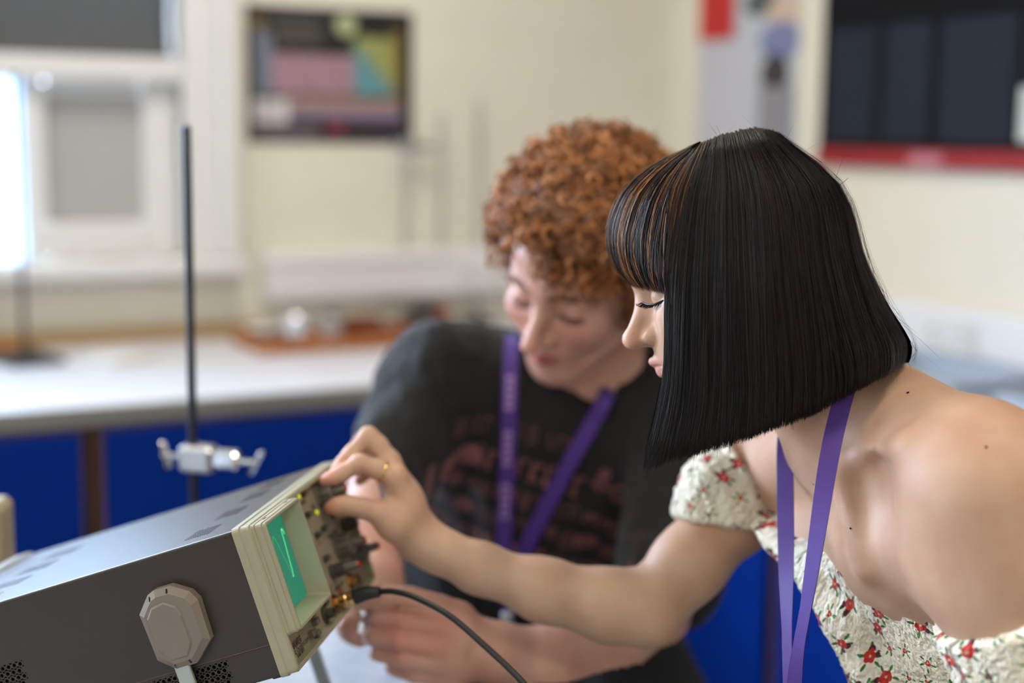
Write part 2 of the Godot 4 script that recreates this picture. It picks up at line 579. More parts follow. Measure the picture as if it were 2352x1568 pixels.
func disc(im: Image, cx: float, cy: float, rx: float, ry: float, c: Color) -> void:
	var w := im.get_width()
	var h := im.get_height()
	for y in range(maxi(0, int((cy - ry) * h)), mini(h, int((cy + ry) * h))):
		for x in range(maxi(0, int((cx - rx) * w)), mini(w, int((cx + rx) * w))):
			if Vector2((float(x) / w - cx) / rx, (float(y) / h - cy) / ry).length() < 1.0: im.set_pixel(x, y, c)

func print_poster() -> void:
	# pale poster with a dark figure-like shape, blue print and a red card pinned over its corner
	var im := Image.create(430, 720, false, Image.FORMAT_RGB8)
	im.fill(Color(0.72, 0.74, 0.78))
	rect(im, 0.0, 0.0, 0.5, 0.30, Color(0.80, 0.82, 0.85))
	rect(im, 0.05, 0.60, 0.5, 0.34, Color(0.73, 0.74, 0.79))
	disc(im, 0.62, 0.46, 0.16, 0.05, Color(0.28, 0.33, 0.34))
	disc(im, 0.86, 0.50, 0.18, 0.05, Color(0.78, 0.68, 0.62))
	disc(im, 0.82, 0.60, 0.20, 0.07, Color(0.45, 0.48, 0.64))
	disc(im, 0.78, 0.715, 0.14, 0.075, Color(0.20, 0.18, 0.20))
	rect(im, 0.64, 0.76, 0.32, 0.24, Color(0.48, 0.49, 0.54))
	rect(im, 0.74, 0.76, 0.08, 0.20, Color(0.58, 0.54, 0.56))
	rect(im, 0.66, 0.02, 0.3, 0.10, Color(0.52, 0.56, 0.66))
	for i in 9: rect(im, 0.08, 0.10 + 0.03 * i, 0.4 - 0.05 * (i % 3), 0.010, Color(0.55, 0.57, 0.62))
	var p := thing("poster", "pale blue-grey poster with a dark shape printed near its edge", "poster", in_room(0, 1.36, 0.145, -PI / 2))
	part("sheet", box(Vector3(0, 0, 0.001), Vector3(0.43, 0.72, 0.003)), mat(Color(0.80, 0.80, 0.82), 0.6), p)
	var st := new_st()
	quad(st, Vector3(0, 0, 0.0032), Vector3(0.43, 0, 0.0032), Vector3(0.43, 0.72, 0.0032), Vector3(0, 0.72, 0.0032))
	part("print", st.commit(), image_material(im, 0.5), p)
	var card := thing("red_card", "bright red card pinned over the corner of the pale poster", "card", in_room(0, 1.665, 0.150, -PI / 2))
	part("sheet", box(Vector3(0, 0, 0.006), Vector3(0.155, 0.20, 0.008)), mat(Color(0.72, 0.12, 0.12), 0.55), card)
	part("pin", lathed([Vector2(0.0, 0.008), Vector2(0.004, 0.006), Vector2(0.004, 0.0)], 8, Transform3D(Basis(Vector3.RIGHT, PI / 2), Vector3(0.078, 0.185, 0.008))), M.steel, card)

func notice_board() -> void:
	# black board with slate grey sheets and a red border strip along its lower edge
	var t := in_room(0, 1.352, 0.678, -PI / 2)
	var b := thing("notice_board", "black notice board with slate grey sheets and a red border strip", "notice board", t)
	var w := 1.87
	part("backing", box(Vector3(0, 0.0, 0.0), Vector3(w, 1.15, 0.018), 0.004), dull(Color(0.10, 0.10, 0.11)), b)
	part("border_strip", box(Vector3(0, -0.012, 0.018), Vector3(w, 0.030, 0.021)), mat(Color(0.55, 0.03, 0.06), 0.6), b)
	part("border_strip", box(Vector3(0, 1.11, 0.018), Vector3(w, 1.15, 0.021)), mat(Color(0.55, 0.03, 0.06), 0.6), b)
	var slate := dull(Color(0.165, 0.18, 0.215))
	var x := 0.03
	for i in 7:
		var ww := 0.165 if i == 0 else (0.145 if i == 1 else 0.21)
		part("sheet_of_paper", box(Vector3(x, 0.045, 0.018), Vector3(x + ww, 0.31, 0.020)), slate, b)
		if i < 5: part("sheet_of_paper", box(Vector3(x + 0.01, 0.36 + 0.02 * (i % 2), 0.018), Vector3(x + ww - 0.01, 0.62, 0.020)), dull(Color(0.115, 0.11, 0.135)), b)
		x += ww + 0.03
	part("label_strip", box(Vector3(0.32, -0.008, 0.021), Vector3(0.42, 0.022, 0.0225)), mat(Color(0.70, 0.42, 0.46), 0.6), b)
	part("sheet_of_paper", box(Vector3(0.632, 0.05, 0.0202), Vector3(0.70, 0.16, 0.022)), mat(Color(0.75, 0.77, 0.76), 0.6), b)

func dull(c: Color) -> StandardMaterial3D:
	var m := mat(c, 0.9)
	m.metallic_specular = 0.15
	return m

func stand(t: Transform3D, h: float, label: String, rod: Material, group := "") -> Node3D:
	var s := thing("retort_stand", label, "stand", t, group)
	var bw := 0.035 if group else 0.06
	part("base_plate", box(Vector3(-bw, 0, -bw * (1.0 if group else 1.5)), Vector3(bw, 0.014, bw * (1.0 if group else 1.5)), 0.004), M.dark_steel if rod != M.white else M.white, s)
	part("rod", lathed([Vector2(0.0053, 0.012), Vector2(0.0053, h - 0.003), Vector2(0.004, h), Vector2(0, h)], 14), rod, s)
	part("collar", lathed([Vector2(0.010, 0.014), Vector2(0.010, 0.026), Vector2(0.0053, 0.028)], 12), M.dark_steel, s)
	return s

func boss(s: Node3D, y: float, turn: float) -> void:
	# boss head: a cast block on the rod, two wing screws
	var b := part("boss_head", box(Vector3(-0.013, -0.016, -0.012), Vector3(0.030, 0.016, 0.014), 0.004), M.steel, s, Transform3D(Basis(Vector3.UP, turn), Vector3(0, y, 0)))
	part("boss_arm", box(Vector3(0.028, -0.010, -0.010), Vector3(0.062, 0.012, 0.010), 0.004), M.chrome, b)
	for q in [[Vector3(-0.013, 0, 0), -1.0, 0.25], [Vector3(0.06, 0.0, 0), 1.0, -0.5]]:
		var base: Vector3 = q[0]
		part("screw", tube([base, base + Vector3(q[1] * 0.028, 0, 0)], 0.0035, 8), M.chrome, b)
		part("wing", box(Vector3(-0.003, -0.017, -0.004), Vector3(0.003, 0.017, 0.004), 0.002), M.chrome, b, Transform3D(Basis(Vector3.BACK, q[2]), base + Vector3(q[1] * 0.024, 0, 0)))

func counter_clutter() -> void:
	stand(in_room(-1.815, 0.90, 0.21, 0.2), 0.62, "dark thin retort stand on the white worktop in front of the window", M.dark_steel)
	var s := stand(in_room(-0.835, 0.90, 0.045), 0.50, "thin grey stand behind the tray of parts, with a clamp at its top", M.steel, "thin stands along the cream wall")
	boss(s, 0.47, 0.0)
	stand(in_room(-0.735, 0.90, 0.045), 0.56, "thin grey stand without a clamp, beside the tray of parts", M.steel, "thin stands along the cream wall")
	stand(in_room(-0.625, 0.90, 0.045), 0.60, "tall thin grey stand nearest the curly-haired person", M.steel, "thin stands along the cream wall")
	# a shallow wooden tray of parts
	var wood := mottled(Color(0.62, 0.36, 0.16), Color(0.72, 0.45, 0.22), 0.05, 6.0, 0.5)
	var rust := mottled(Color(0.42, 0.22, 0.12), Color(0.52, 0.29, 0.17), 0.08, 8.0, 0.6)
	var tr := thing("tray", "shallow orange-brown wooden tray of parts on the worktop against the wall", "tray", in_room(-1.02, 0.90, 0.225))
	part("base", box(Vector3(-0.30, 0.0, -0.12), Vector3(0.24, 0.008, 0.12)), wood, tr)
	for q in [[Vector3(-0.30, 0, 0.11), Vector3(0.24, 0.026, 0.12)], [Vector3(-0.30, 0, -0.12), Vector3(0.24, 0.026, -0.11)], [Vector3(-0.30, 0, -0.11), Vector3(-0.29, 0.026, 0.11)], [Vector3(0.23, 0, -0.11), Vector3(0.24, 0.026, 0.11)]]:
		part("side", box(q[0], q[1], 0.001), wood, tr)
	var steel_can := thing("tin", "bright round steel tin in the wooden tray", "tin", in_room(-1.215, 0.908, 0.27))
	part("can", lathed([Vector2(0, 0), Vector2(0.034, 0), Vector2(0.036, 0.002), Vector2(0.036, 0.066), Vector2(0.034, 0.068), Vector2(0, 0.068)], 28), M.chrome, steel_can)
	part("lid", lathed([Vector2(0.037, 0.058), Vector2(0.0375, 0.070), Vector2(0.035, 0.073), Vector2(0, 0.073)], 28), M.chrome, steel_can)
	var jar := thing("jar", "small clear glass jar with a grey lid beside the steel tin", "jar", in_room(-1.10, 0.908, 0.20))
	part("glass", lathed([Vector2(0, 0), Vector2(0.028, 0), Vector2(0.03, 0.004), Vector2(0.03, 0.05), Vector2(0.024, 0.058)], 24), glass(Color(0.75, 0.82, 0.88), 0.35), jar)
	part("lid", lathed([Vector2(0.026, 0.056), Vector2(0.026, 0.070), Vector2(0, 0.070)], 24), M.worktop_edge, jar)
	whole("wooden_block", box(Vector3(-0.05, 0, -0.02), Vector3(0.05, 0.045, 0.02), 0.002), rust, "rust-brown wooden block standing in the tray", "block", in_room(-1.01, 0.908, 0.165, 0.1))
	whole("wooden_block", box(Vector3(-0.04, 0, -0.018), Vector3(0.04, 0.028, 0.018), 0.002), rust, "low rust-brown block lying askew at the tray's front", "block", in_room(-0.97, 0.908, 0.25, -0.5))
	var meter := thing("meter", "small black meter with an orange side standing in the tray", "meter", in_room(-0.86, 0.908, 0.21, -0.2))
	part("casing", box(Vector3(-0.03, 0, -0.02), Vector3(0.03, 0.075, 0.02), 0.004), M.black, meter)
	part("side_cover", box(Vector3(0.03, 0.004, -0.022), Vector3(0.062, 0.070, 0.022), 0.004), mat(Color(0.52, 0.22, 0.10), 0.5), meter)
	part("dial", lathed([Vector2(0.016, 0), Vector2(0.016, 0.006), Vector2(0, 0.006)], 16, Transform3D(Basis(Vector3.RIGHT, PI / 2), Vector3(0, 0.03, 0.02))), M.worktop_edge, meter)
	var reel := thing("wire_reel", "flat reel of brown wire lying at the end of the tray", "reel", in_room(-1.262, 0.908, 0.165))
	part("spool", lathed([Vector2(0.04, 0), Vector2(0.04, 0.004), Vector2(0.018, 0.004), Vector2(0.018, 0.028), Vector2(0.04, 0.028), Vector2(0.04, 0.032), Vector2(0, 0.032)], 24), M.white, reel)
	part("wire", lathed([Vector2(0.018, 0.004), Vector2(0.034, 0.005), Vector2(0.036, 0.016), Vector2(0.034, 0.027), Vector2(0.018, 0.028)], 24), rust, reel)
	whole("wooden_batten", box(Vector3(-0.19, 0, -0.012), Vector3(0.19, 0.018, 0.012), 0.002), wood, "thin yellowish wooden batten lying at the foot of the wall below the window", "batten", in_room(-1.99, 0.90, 0.07, 0.05))
	var book := thing("notebook", "closed notebook with a white cover beside the dark stand's foot", "notebook", in_room(-1.63, 0.90, 0.27, 0.35))
	part("pages", box(Vector3(-0.055, 0.0015, -0.075), Vector3(0.053, 0.0105, 0.075)), mat(Color(0.85, 0.80, 0.70), 0.8), book)
	part("cover", boxes([[Vector3(-0.057, 0, -0.078), Vector3(0.056, 0.0016, 0.078)], [Vector3(-0.057, 0.0104, -0.078), Vector3(0.056, 0.012, 0.078)], [Vector3(-0.059, 0, -0.078), Vector3(-0.056, 0.012, 0.078)]]), M.white, book)
	# pale trays at the side wall
	for i in 2:
		var bx := thing("storage_tray", ["pale blue-grey plastic storage tray on the side worktop below the sockets", "pale blue-grey plastic storage tray on the side worktop, farther from the corner"][i], "tray", in_room(-0.22, 0.90, 1.30 + i * 0.5))
		var pl := mat(Color(0.66, 0.71, 0.78), 0.4)
		part("body", boxes([[Vector3(-0.13, 0, -0.19), Vector3(0.13, 0.006, 0.19)], [Vector3(-0.13, 0.006, -0.19), Vector3(-0.124, 0.05, 0.19)], [Vector3(0.124, 0.006, -0.19), Vector3(0.13, 0.05, 0.19)], [Vector3(-0.124, 0.006, -0.19), Vector3(0.124, 0.05, -0.184)], [Vector3(-0.124, 0.006, 0.184), Vector3(0.124, 0.05, 0.19)]]), pl, bx)
		part("rim", boxes([[Vector3(-0.14, 0.046, -0.20), Vector3(-0.124, 0.052, 0.20)], [Vector3(0.124, 0.046, -0.20), Vector3(0.14, 0.052, 0.20)], [Vector3(-0.124, 0.046, -0.20), Vector3(0.124, 0.052, -0.184)], [Vector3(-0.124, 0.046, 0.184), Vector3(0.124, 0.052, 0.20)]]), pl, bx)


# ------------------------------------------------------------------ bench and what stands on it

const BENCH_Y := 0.82

func bench_things() -> void:
	var b := thing("bench", "pale grey laboratory bench carrying the oscilloscope", "bench", at(-0.70, 0, -1.05))
	part("bench_top", box(Vector3(-0.75, BENCH_Y - 0.035, -0.62), Vector3(0.655, BENCH_Y, 0.62), 0.003), M.bench, b)
	part("edging", boxes([[Vector3(0.655, BENCH_Y - 0.035, -0.62), Vector3(0.659, BENCH_Y - 0.001, 0.62)], [Vector3(-0.75, BENCH_Y - 0.035, -0.624), Vector3(0.655, BENCH_Y - 0.001, -0.62)]]), M.worktop_edge, b)
	for z in [-0.557, 0.557]: part("apron", box(Vector3(-0.66, BENCH_Y - 0.12, z - 0.012), Vector3(0.56, BENCH_Y - 0.035, z + 0.012)), M.worktop_edge, b)
	for q in [[-0.70, -0.56], [0.60, -0.56], [-0.70, 0.56], [0.60, 0.56]]:
		part("leg", box(Vector3(q[0] - 0.03, 0, q[1] - 0.03), Vector3(q[0] + 0.03, BENCH_Y - 0.035, q[1] + 0.03), 0.003), M.dark_steel, b)
	# stand behind the oscilloscope
	var top := P(428, 288, 1.64)
	var s := stand(Transform3D(Basis(Vector3.UP, 0.3), Vector3(top.x, BENCH_Y, top.z)), top.y - BENCH_Y, "thin dark retort stand with a silver boss clamp, just behind the oscilloscope", M.dark_steel)
	boss(s, P(440, 1085, 1.62).y - BENCH_Y, -0.3 - 0.3)
	# corner of another instrument
	var c := P(26, 1140, 1.60)
	var h := c.y - BENCH_Y - 0.012
	var p := thing("power_supply", "beige instrument case standing behind the oscilloscope's rear end", "instrument", Transform3D(Basis(Vector3.UP, 0.06), Vector3(c.x, BENCH_Y, c.z)))
	var beige := mat(Color(0.60, 0.55, 0.43), 0.55)
	part("casing", box(Vector3(-0.24, 0.012, -0.012), Vector3(0.0, 0.012 + h, 0.05), 0.007), beige, p)
	for q in [[-0.22, 0.0], [-0.02, 0.0], [-0.22, 0.04], [-0.02, 0.04]]:
		part("foot", lathed([Vector2(0, 0), Vector2(0.009, 0), Vector2(0.009, 0.013), Vector2(0, 0.013)], 12, at(q[0], 0, q[1])), M.rubber, p)
	part("knob", lathed([Vector2(0.015, 0), Vector2(0.013, 0.015), Vector2(0, 0.016)], 16, Transform3D(Basis(Vector3.RIGHT, PI / 2), Vector3(-0.12, 0.06, 0.05))), M.black, p)


# ------------------------------------------------------------------ oscilloscope (local x: width away from the camera, y up, z out of the front; millimetres)

func loft(st: SurfaceTool, loops: Array, closed := true) -> void:
	for i in loops.size() - 1:
		var a: Array = loops[i]
		var b: Array = loops[i + 1]
		var n := a.size()
		for k in (n if closed else n - 1):
			var j := (k + 1) % n
			quad(st, a[k], a[j], b[j], b[k])

func round_rect(x0: float, y0: float, x1: float, y1: float, r: float, z: float, seg := 4) -> Array:   # counter-clockwise seen from +z
	var out := []
	for q in [[x1 - r, y1 - r, 0.0], [x0 + r, y1 - r, 90.0], [x0 + r, y0 + r, 180.0], [x1 - r, y0 + r, 270.0]]:
		for i in seg + 1:
			var a := deg_to_rad(q[2] + 90.0 * i / seg)
			out.append(Vector3(q[0] + r * cos(a), q[1] + r * sin(a), z) * 0.001)
	return out

func frame_of(x0: float, y0: float, x1: float, y1: float, r: float, wall: float, z0: float, z1: float, bv: float) -> ArrayMesh:
	var st := new_st()
	loft(st, [round_rect(x0, y0, x1, y1, r, z0), round_rect(x0, y0, x1, y1, r, z1 - bv), round_rect(x0 + bv, y0 + bv, x1 - bv, y1 - bv, r, z1),
		round_rect(x0 + wall, y0 + wall, x1 - wall, y1 - wall, maxf(r - wall, 0.4), z1), round_rect(x0 + wall, y0 + wall, x1 - wall, y1 - wall, maxf(r - wall, 0.4), z0)])
	return st.commit()

func perforated(st: SurfaceTool, o: Vector3, ex: Vector3, ey: Vector3, w: float, h: float, regions: Array, pitch: float, r: float) -> void:
	# a sheet w x h (mm) with staggered round holes of radius r in regions of [x, y, columns, rows]; each hole has a wall going in
	var inward := ex.cross(ey) * -0.0022
	var xs := [0.0, w]
	var ys := [0.0, h]
	for g in regions:
		xs.append_array([g[0], g[0] + (g[2] + 0.5) * pitch])
		ys.append_array([g[1], g[1] + g[3] * pitch])
	xs.sort()
	ys.sort()
	var q := func(x0: float, y0: float, x1: float, y1: float):
		if x1 - x0 > 1e-4 and y1 - y0 > 1e-4:
			quad(st, o + (ex * x0 + ey * y0) * 0.001, o + (ex * x1 + ey * y0) * 0.001, o + (ex * x1 + ey * y1) * 0.001, o + (ex * x0 + ey * y1) * 0.001)
	for i in xs.size() - 1:
		for j in ys.size() - 1:
			var cx: float = (xs[i] + xs[i + 1]) / 2
			var cy: float = (ys[j] + ys[j + 1]) / 2
			var inside := false
			for g in regions:
				if cx > g[0] and cx < g[0] + (g[2] + 0.5) * pitch and cy > g[1] and cy < g[1] + g[3] * pitch: inside = true
			if not inside: q.call(xs[i], ys[j], xs[i + 1], ys[j + 1])
	for g in regions:
		for row in int(g[3]):
			var off := pitch / 2 if row % 2 else 0.0
			var y0: float = g[1] + row * pitch
			q.call(g[0], y0, g[0] + off, y0 + pitch)
			q.call(g[0] + off + g[2] * pitch, y0, g[0] + (g[2] + 0.5) * pitch, y0 + pitch)
			for col in int(g[2]):
				var x0: float = g[0] + off + col * pitch
				var c := o + (ex * (x0 + pitch / 2) + ey * (y0 + pitch / 2)) * 0.001
				for k in 8:
					var a := TAU * (k - 0.5) / 8
					var b := TAU * (k + 0.5) / 8
					var pa := Vector2(cos(a), sin(a))
					var pb := Vector2(cos(b), sin(b))
					var sa := pa / maxf(absf(pa.x), absf(pa.y)) * pitch / 2
					var sb := pb / maxf(absf(pb.x), absf(pb.y)) * pitch / 2
					var ia := c + (ex * pa.x + ey * pa.y) * r * 0.001
					var ib := c + (ex * pb.x + ey * pb.y) * r * 0.001
					var oa := c + (ex * sa.x + ey * sa.y) * 0.001
					var ob := c + (ex * sb.x + ey * sb.y) * 0.001
					quad(st, ia, oa, ob, ib)
					quad(st, ia + inward, ia, ib, ib + inward)
					if k % 2 == 0 and false: quad(st, oa, oa, ob, ob)

func mmbox(x0: float, y0: float, z0: float, x1: float, y1: float, z1: float, bv := 0.0) -> ArrayMesh:
	return box(Vector3(x0, y0, z0) * 0.001, Vector3(x1, y1, z1) * 0.001, bv * 0.001)

func turned(profile: Array, x: float, y: float, z: float, sides := 24) -> ArrayMesh:     # profile (radius, height) in mm, standing out of the panel
	var p := []
	for q in profile: p.append(q * 0.001)
	return lathed(p, sides, Transform3D(Basis(Vector3.RIGHT, PI / 2), Vector3(x, y, z) * 0.001))

func oscilloscope() -> void:
	var basis := Basis(Vector3(0.13278, -0.02892, -0.99072), Vector3(-0.32209, 0.94406, -0.07072), Vector3(0.93735, 0.32850, 0.11604)).orthonormalized()
	var s := thing("oscilloscope", "beige and brown bench oscilloscope propped up on its handle, green trace on its screen", "oscilloscope", Transform3D(basis, Vector3(-0.22671, 1.07477, -1.14268)))
	var W := 284.0
	var H := 128.6
	var D := 346.0
	var brown := mottled(Color(0.165, 0.135, 0.112), Color(0.185, 0.152, 0.128), 0.25, 40.0, 0.34, 0.012, 3)
	brown.metallic_specular = 0.42
	var beige := mottled(Color(0.54, 0.52, 0.425), Color(0.56, 0.54, 0.445), 0.2, 30.0, 0.42, 0.004, 4)
	# casing: sheet metal with ventilation holes, hollow inside
	var st := new_st()
	var e := 0.0025
	var X := Vector3.RIGHT
	var Y := Vector3.UP
	var Z := Vector3.BACK
	# near side: x = 0, seen from -x; its own axes run to the front and up
	perforated(st, Vector3(0, -0.1000, -D * 0.001), Z, Y, D, 100.0 - 2.5, [[95, 13, 5, 6], [62, 7, 5, 7], [30, 7, 5, 7]], 5.6, 1.75)
	perforated(st, Vector3(0, -H * 0.001 + e, -D * 0.001), Z, Y, D, H - 100.0 - 3.2, [[226, 2.5, 14, 4]], 5.2, 1.75)
	# top: y = 0
	var tops := []
	for u in [24.0, 98.0, 172.0, 226.0]: tops.append([u, D - 60.0, 9, 6])
	for u in [20.0, 76.0, 132.0, 188.0]:
		tops.append([u, 62.0, 8, 9])
	perforated(st, Vector3(e, 0, -D * 0.001), X, -Z * -1.0, W - 5, D, [], 4.2, 1.25) if false else perforated(st, Vector3(e, 0, 0), X, -Z, W - 5, D, tops_flipped(tops, D, 4.2), 4.2, 1.25)
	# far side, underside, back
	quad(st, Vector3(W, -H, 0) * 0.001 + Vector3(0, e, 0), Vector3(W, -H, -D) * 0.001 + Vector3(0, e, 0), Vector3(W, 0, -D) * 0.001 - Vector3(0, e, 0), Vector3(W, 0, 0) * 0.001 - Vector3(0, e, 0))
	quad(st, Vector3(0, -H, -D) * 0.001 + Vector3(e, 0, 0), Vector3(W, -H, -D) * 0.001 - Vector3(e, 0, 0), Vector3(W, -H, 0) * 0.001 - Vector3(e, 0, 0), Vector3(0, -H, 0) * 0.001 + Vector3(e, 0, 0))
	quad(st, Vector3(W, -H, -D) * 0.001, Vector3(0, -H, -D) * 0.001, Vector3(0, 0, -D) * 0.001, Vector3(W, 0, -D) * 0.001)
	for q in [[0.0, 0.0, 180.0], [0.0, -H, 270.0], [W, 0.0, 90.0], [W, -H, 0.0]]:         # rounded long edges
		for k in 3:
			var cx: float = q[0] * 0.001 + (e if q[0] == 0.0 else -e)
			var cy: float = q[1] * 0.001 + (-e if q[1] == 0.0 else e)
			var a0 := deg_to_rad((90.0 if q[0] == 0.0 and q[1] == 0.0 else 180.0 if q[0] == 0.0 else 0.0 if q[1] == 0.0 else 270.0) + 30.0 * k)
			var a1 := a0 + deg_to_rad(30.0)
			var pa := Vector3(cx + e * cos(a0), cy + e * sin(a0), 0)
			var pb := Vector3(cx + e * cos(a1), cy + e * sin(a1), 0)
			var dz := Vector3(0, 0, -D * 0.001)
			quad(st, pa, pa + dz, pb + dz, pb)
	part("casing", st.commit(), brown, s)
	part("seam", mmbox(-0.15, -100.3, -D, 0.6, -100.0, 0), mat(Color(0.42, 0.38, 0.34), 0.35), s)
	part("rear_frame", frame_of(-3, -H - 3, W + 3, 3, 5, 14, -D - 12, -D + 8, 2), M.worktop_edge, s)
	# bezel in stepped bands
	var fr := part("front_frame", frame_of(-1.5, -H - 2, W + 1.5, 1.5, 5, 6, -4, 3.2, 1.0), beige, s)
	part("frame_band", frame_of(-0.5, -H - 1, W + 0.5, 0.6, 5, 5, 3.2, 12, 1.6), beige, fr)
	var panel := part("front_panel", mmbox(3, -H + 2, -2, W - 3, -2, 4), mottled(Color(0.50, 0.46, 0.385), Color(0.52, 0.48, 0.405), 0.2, 30.0, 0.5), s)
	# screen hood
	st = new_st()
	var band := [round_rect(2.6, -97.4, 105.2, -1.0, 4, 15.0), round_rect(2.6, -97.4, 105.2, -1.0, 4, 20.5)]
	loft(st, [round_rect(1.5, -98, 106, -0.4, 4, 4), round_rect(1.5, -98, 106, -0.4, 4, 14.5), band[0]])
	for k in 20:                                       # the band that has two notches in its upper side
		if k != 4: quad(st, band[0][k], band[0][(k + 1) % 20], band[1][(k + 1) % 20], band[1][k])
	var xs := [6.6, 22.0, 30.0, 84.0, 92.0, 101.2]
	for i in 5:
		for z in [[15.0, 15.8], [15.8, 18.4], [18.4, 20.5]]:
			var low: float = -4.2 if i in [1, 3] and z[0] == 15.8 else -1.0
			quad(st, Vector3(xs[i], low, z[1]) * 0.001, Vector3(xs[i + 1], low, z[1]) * 0.001, Vector3(xs[i + 1], low, z[0]) * 0.001, Vector3(xs[i], low, z[0]) * 0.001)
		if i in [1, 3]:
			quad(st, Vector3(xs[i], -4.2, 18.4) * 0.001, Vector3(xs[i], -1, 18.4) * 0.001, Vector3(xs[i + 1], -1, 18.4) * 0.001, Vector3(xs[i + 1], -4.2, 18.4) * 0.001)
			quad(st, Vector3(xs[i], -4.2, 15.8) * 0.001, Vector3(xs[i + 1], -4.2, 15.8) * 0.001, Vector3(xs[i + 1], -1, 15.8) * 0.001, Vector3(xs[i], -1, 15.8) * 0.001)
			quad(st, Vector3(xs[i], -4.2, 15.8) * 0.001, Vector3(xs[i], -1, 15.8) * 0.001, Vector3(xs[i], -1, 18.4) * 0.001, Vector3(xs[i], -4.2, 18.4) * 0.001)
			quad(st, Vector3(xs[i + 1], -4.2, 18.4) * 0.001, Vector3(xs[i + 1], -1, 18.4) * 0.001, Vector3(xs[i + 1], -1, 15.8) * 0.001, Vector3(xs[i + 1], -4.2, 15.8) * 0.001)
	loft(st, [band[1], round_rect(3.8, -96.4, 104.2, -1.8, 3.4, 21.2), round_rect(3.8, -96.4, 104.2, -1.8, 3.4, 23.4), round_rect(4.6, -95.8, 103.4, -2.4, 3, 24.2),
		round_rect(6.5, -93.8, 101, -4.2, 2.4, 24.2), round_rect(11, -87, 94.5, -10.6, 1.6, 6.2), round_rect(11, -87, 94.5, -10.6, 1.6, 4)])
	part("screen_hood", st.commit(), beige, s)
	screen(s)
	# controls
	var knob_grey := mat(Color(0.34, 0.32, 0.275), 0.5)
	var knob_dark := mat(Color(0.23, 0.22, 0.185), 0.5)
	var red := mat(Color(0.62, 0.06, 0.06), 0.45)
	var green := mat(Color(0.10, 0.38, 0.26), 0.4)
	for k in [[217.0, -21.0, 11.5, 1], [222.0, -76.0, 11.5, 1], [258.0, -62.0, 6.5, 0], [256.0, -24.0, 7.0, 0], [180.0, -90.0, 6.0, 1], [258.0, -92.0, 10.0, 1]]:
		var r: float = k[2]
		var kn := part("knob", turned([Vector2(r + 1.2, 0), Vector2(r + 1.2, 2), Vector2(r, 3), Vector2(r - 0.6, 15), Vector2(r - 1.6, 16.2), Vector2(0, 16.2)], k[0], k[1], 4), knob_grey if r > 8 else knob_dark, s)
		for q in 10:                                   # grip ribs
			var a := TAU * q / 10
			part("rib", box(Vector3(-0.0008, -0.0008, 0), Vector3(0.0008, 0.0008, 0.011), 0.0003), knob_dark, kn, Transform3D(Basis(), Vector3(k[0] + cos(a) * (r - 0.2), k[1] + sin(a) * (r - 0.2), 7.5) * 0.001))
		part("pointer", mmbox(k[0] - 0.7, k[1] + r * 0.3, 20.1, k[0] + 0.7, k[1] + r - 1.6, 20.6), red if k[3] else M.white, kn)
		if k[3]:
			var cap := part("fine_knob", turned([Vector2(4.6, 0), Vector2(4.2, 11), Vector2(3.4, 12.0), Vector2(0, 12.0)], k[0], k[1], 20.2), knob_grey, kn)
			part("tip", turned([Vector2(3.4, 0), Vector2(3.2, 1.4), Vector2(0, 1.6)], k[0], k[1], 32.1), red, cap)
	for q in [[165.0, -28.4], [172.9, -50.6], [173.8, -74.7], [196.0, -50.0], [236.0, -46.0], [238.0, -14.0], [130.0, -106.0], [72.0, -117.4], [90.0, -112.0], [84.0, -121.0]]:
		var bt := part("push_button", mmbox(q[0] - 4.6, q[1] - 2.6, 3.6, q[0] + 4.6, q[1] + 2.6, 9.5, 0.6), knob_dark if q[0] > 100 else knob_grey, s)
		if q[1] < -45 and q[1] > -60: part("button_face", mmbox(q[0] - 3.4, q[1] - 1.6, 9.4, q[0] + 3.4, q[1] + 1.6, 9.9, 0.2), green, bt)
	for q in [[157.0, -8.6], [191.0, -32.5]]:
		var led := part("led_light", turned([Vector2(2.4, 0), Vector2(2.4, 2.2), Vector2(1.7, 3.4), Vector2(0, 3.8)], q[0], q[1], 3.8, 14), glowing(Color(0.80, 0.85, 0.02), 0.75), s)
		part("led_rim", turned([Vector2(3.2, 0), Vector2(3.0, 1.0), Vector2(2.4, 1.1)], q[0], q[1], 3.9, 14), knob_dark, led)
	for q in [[160.0, -115.5], [124.0, -115.5], [222.0, -112.0]]:
		var b := part("bnc_socket", turned([Vector2(8.5, 0), Vector2(8.5, 1.6), Vector2(5.2, 1.8), Vector2(4.8, 2.0), Vector2(4.8, 10.0), Vector2(3.8, 10.0), Vector2(3.8, 3.0), Vector2(0, 3.0)], q[0], q[1], 4), M.brass if q[0] > 130 else knob_dark, s)
		part("bayonet_lug", mmbox(q[0] - 5.8, q[1] - 0.9, 9.0, q[0] + 5.8, q[1] + 0.9, 11.0, 0.3), M.brass if q[0] > 130 else knob_dark, b)
	for q in [[187.0, -111.3], [235.0, -110.1]]:
		part("red_mark", mmbox(q[0] - 5, q[1] - 1.7, 4, q[0] + 5, q[1] + 1.7, 4.6, 0.2), red, s)
	part("slide_switch", mmbox(168, -12, 4, 178, -7, 8, 0.5), knob_dark, s)
	# printed frames and wording on the panel
	var ink := mat(Color(0.13, 0.12, 0.10), 0.6)
	for q in [[112.0, -101.0, 276.0, -100.4], [150.0, -60.0, 276.0, -59.4], [205.0, -100.0, 205.6, -6.0], [148.0, -96.0, 148.5, -6.0], [200.0, -126.0, 200.6, -101.0]]:
		part("printed_line", mmbox(q[0], q[1], 3.9, q[2], q[3], 4.06), ink, s)
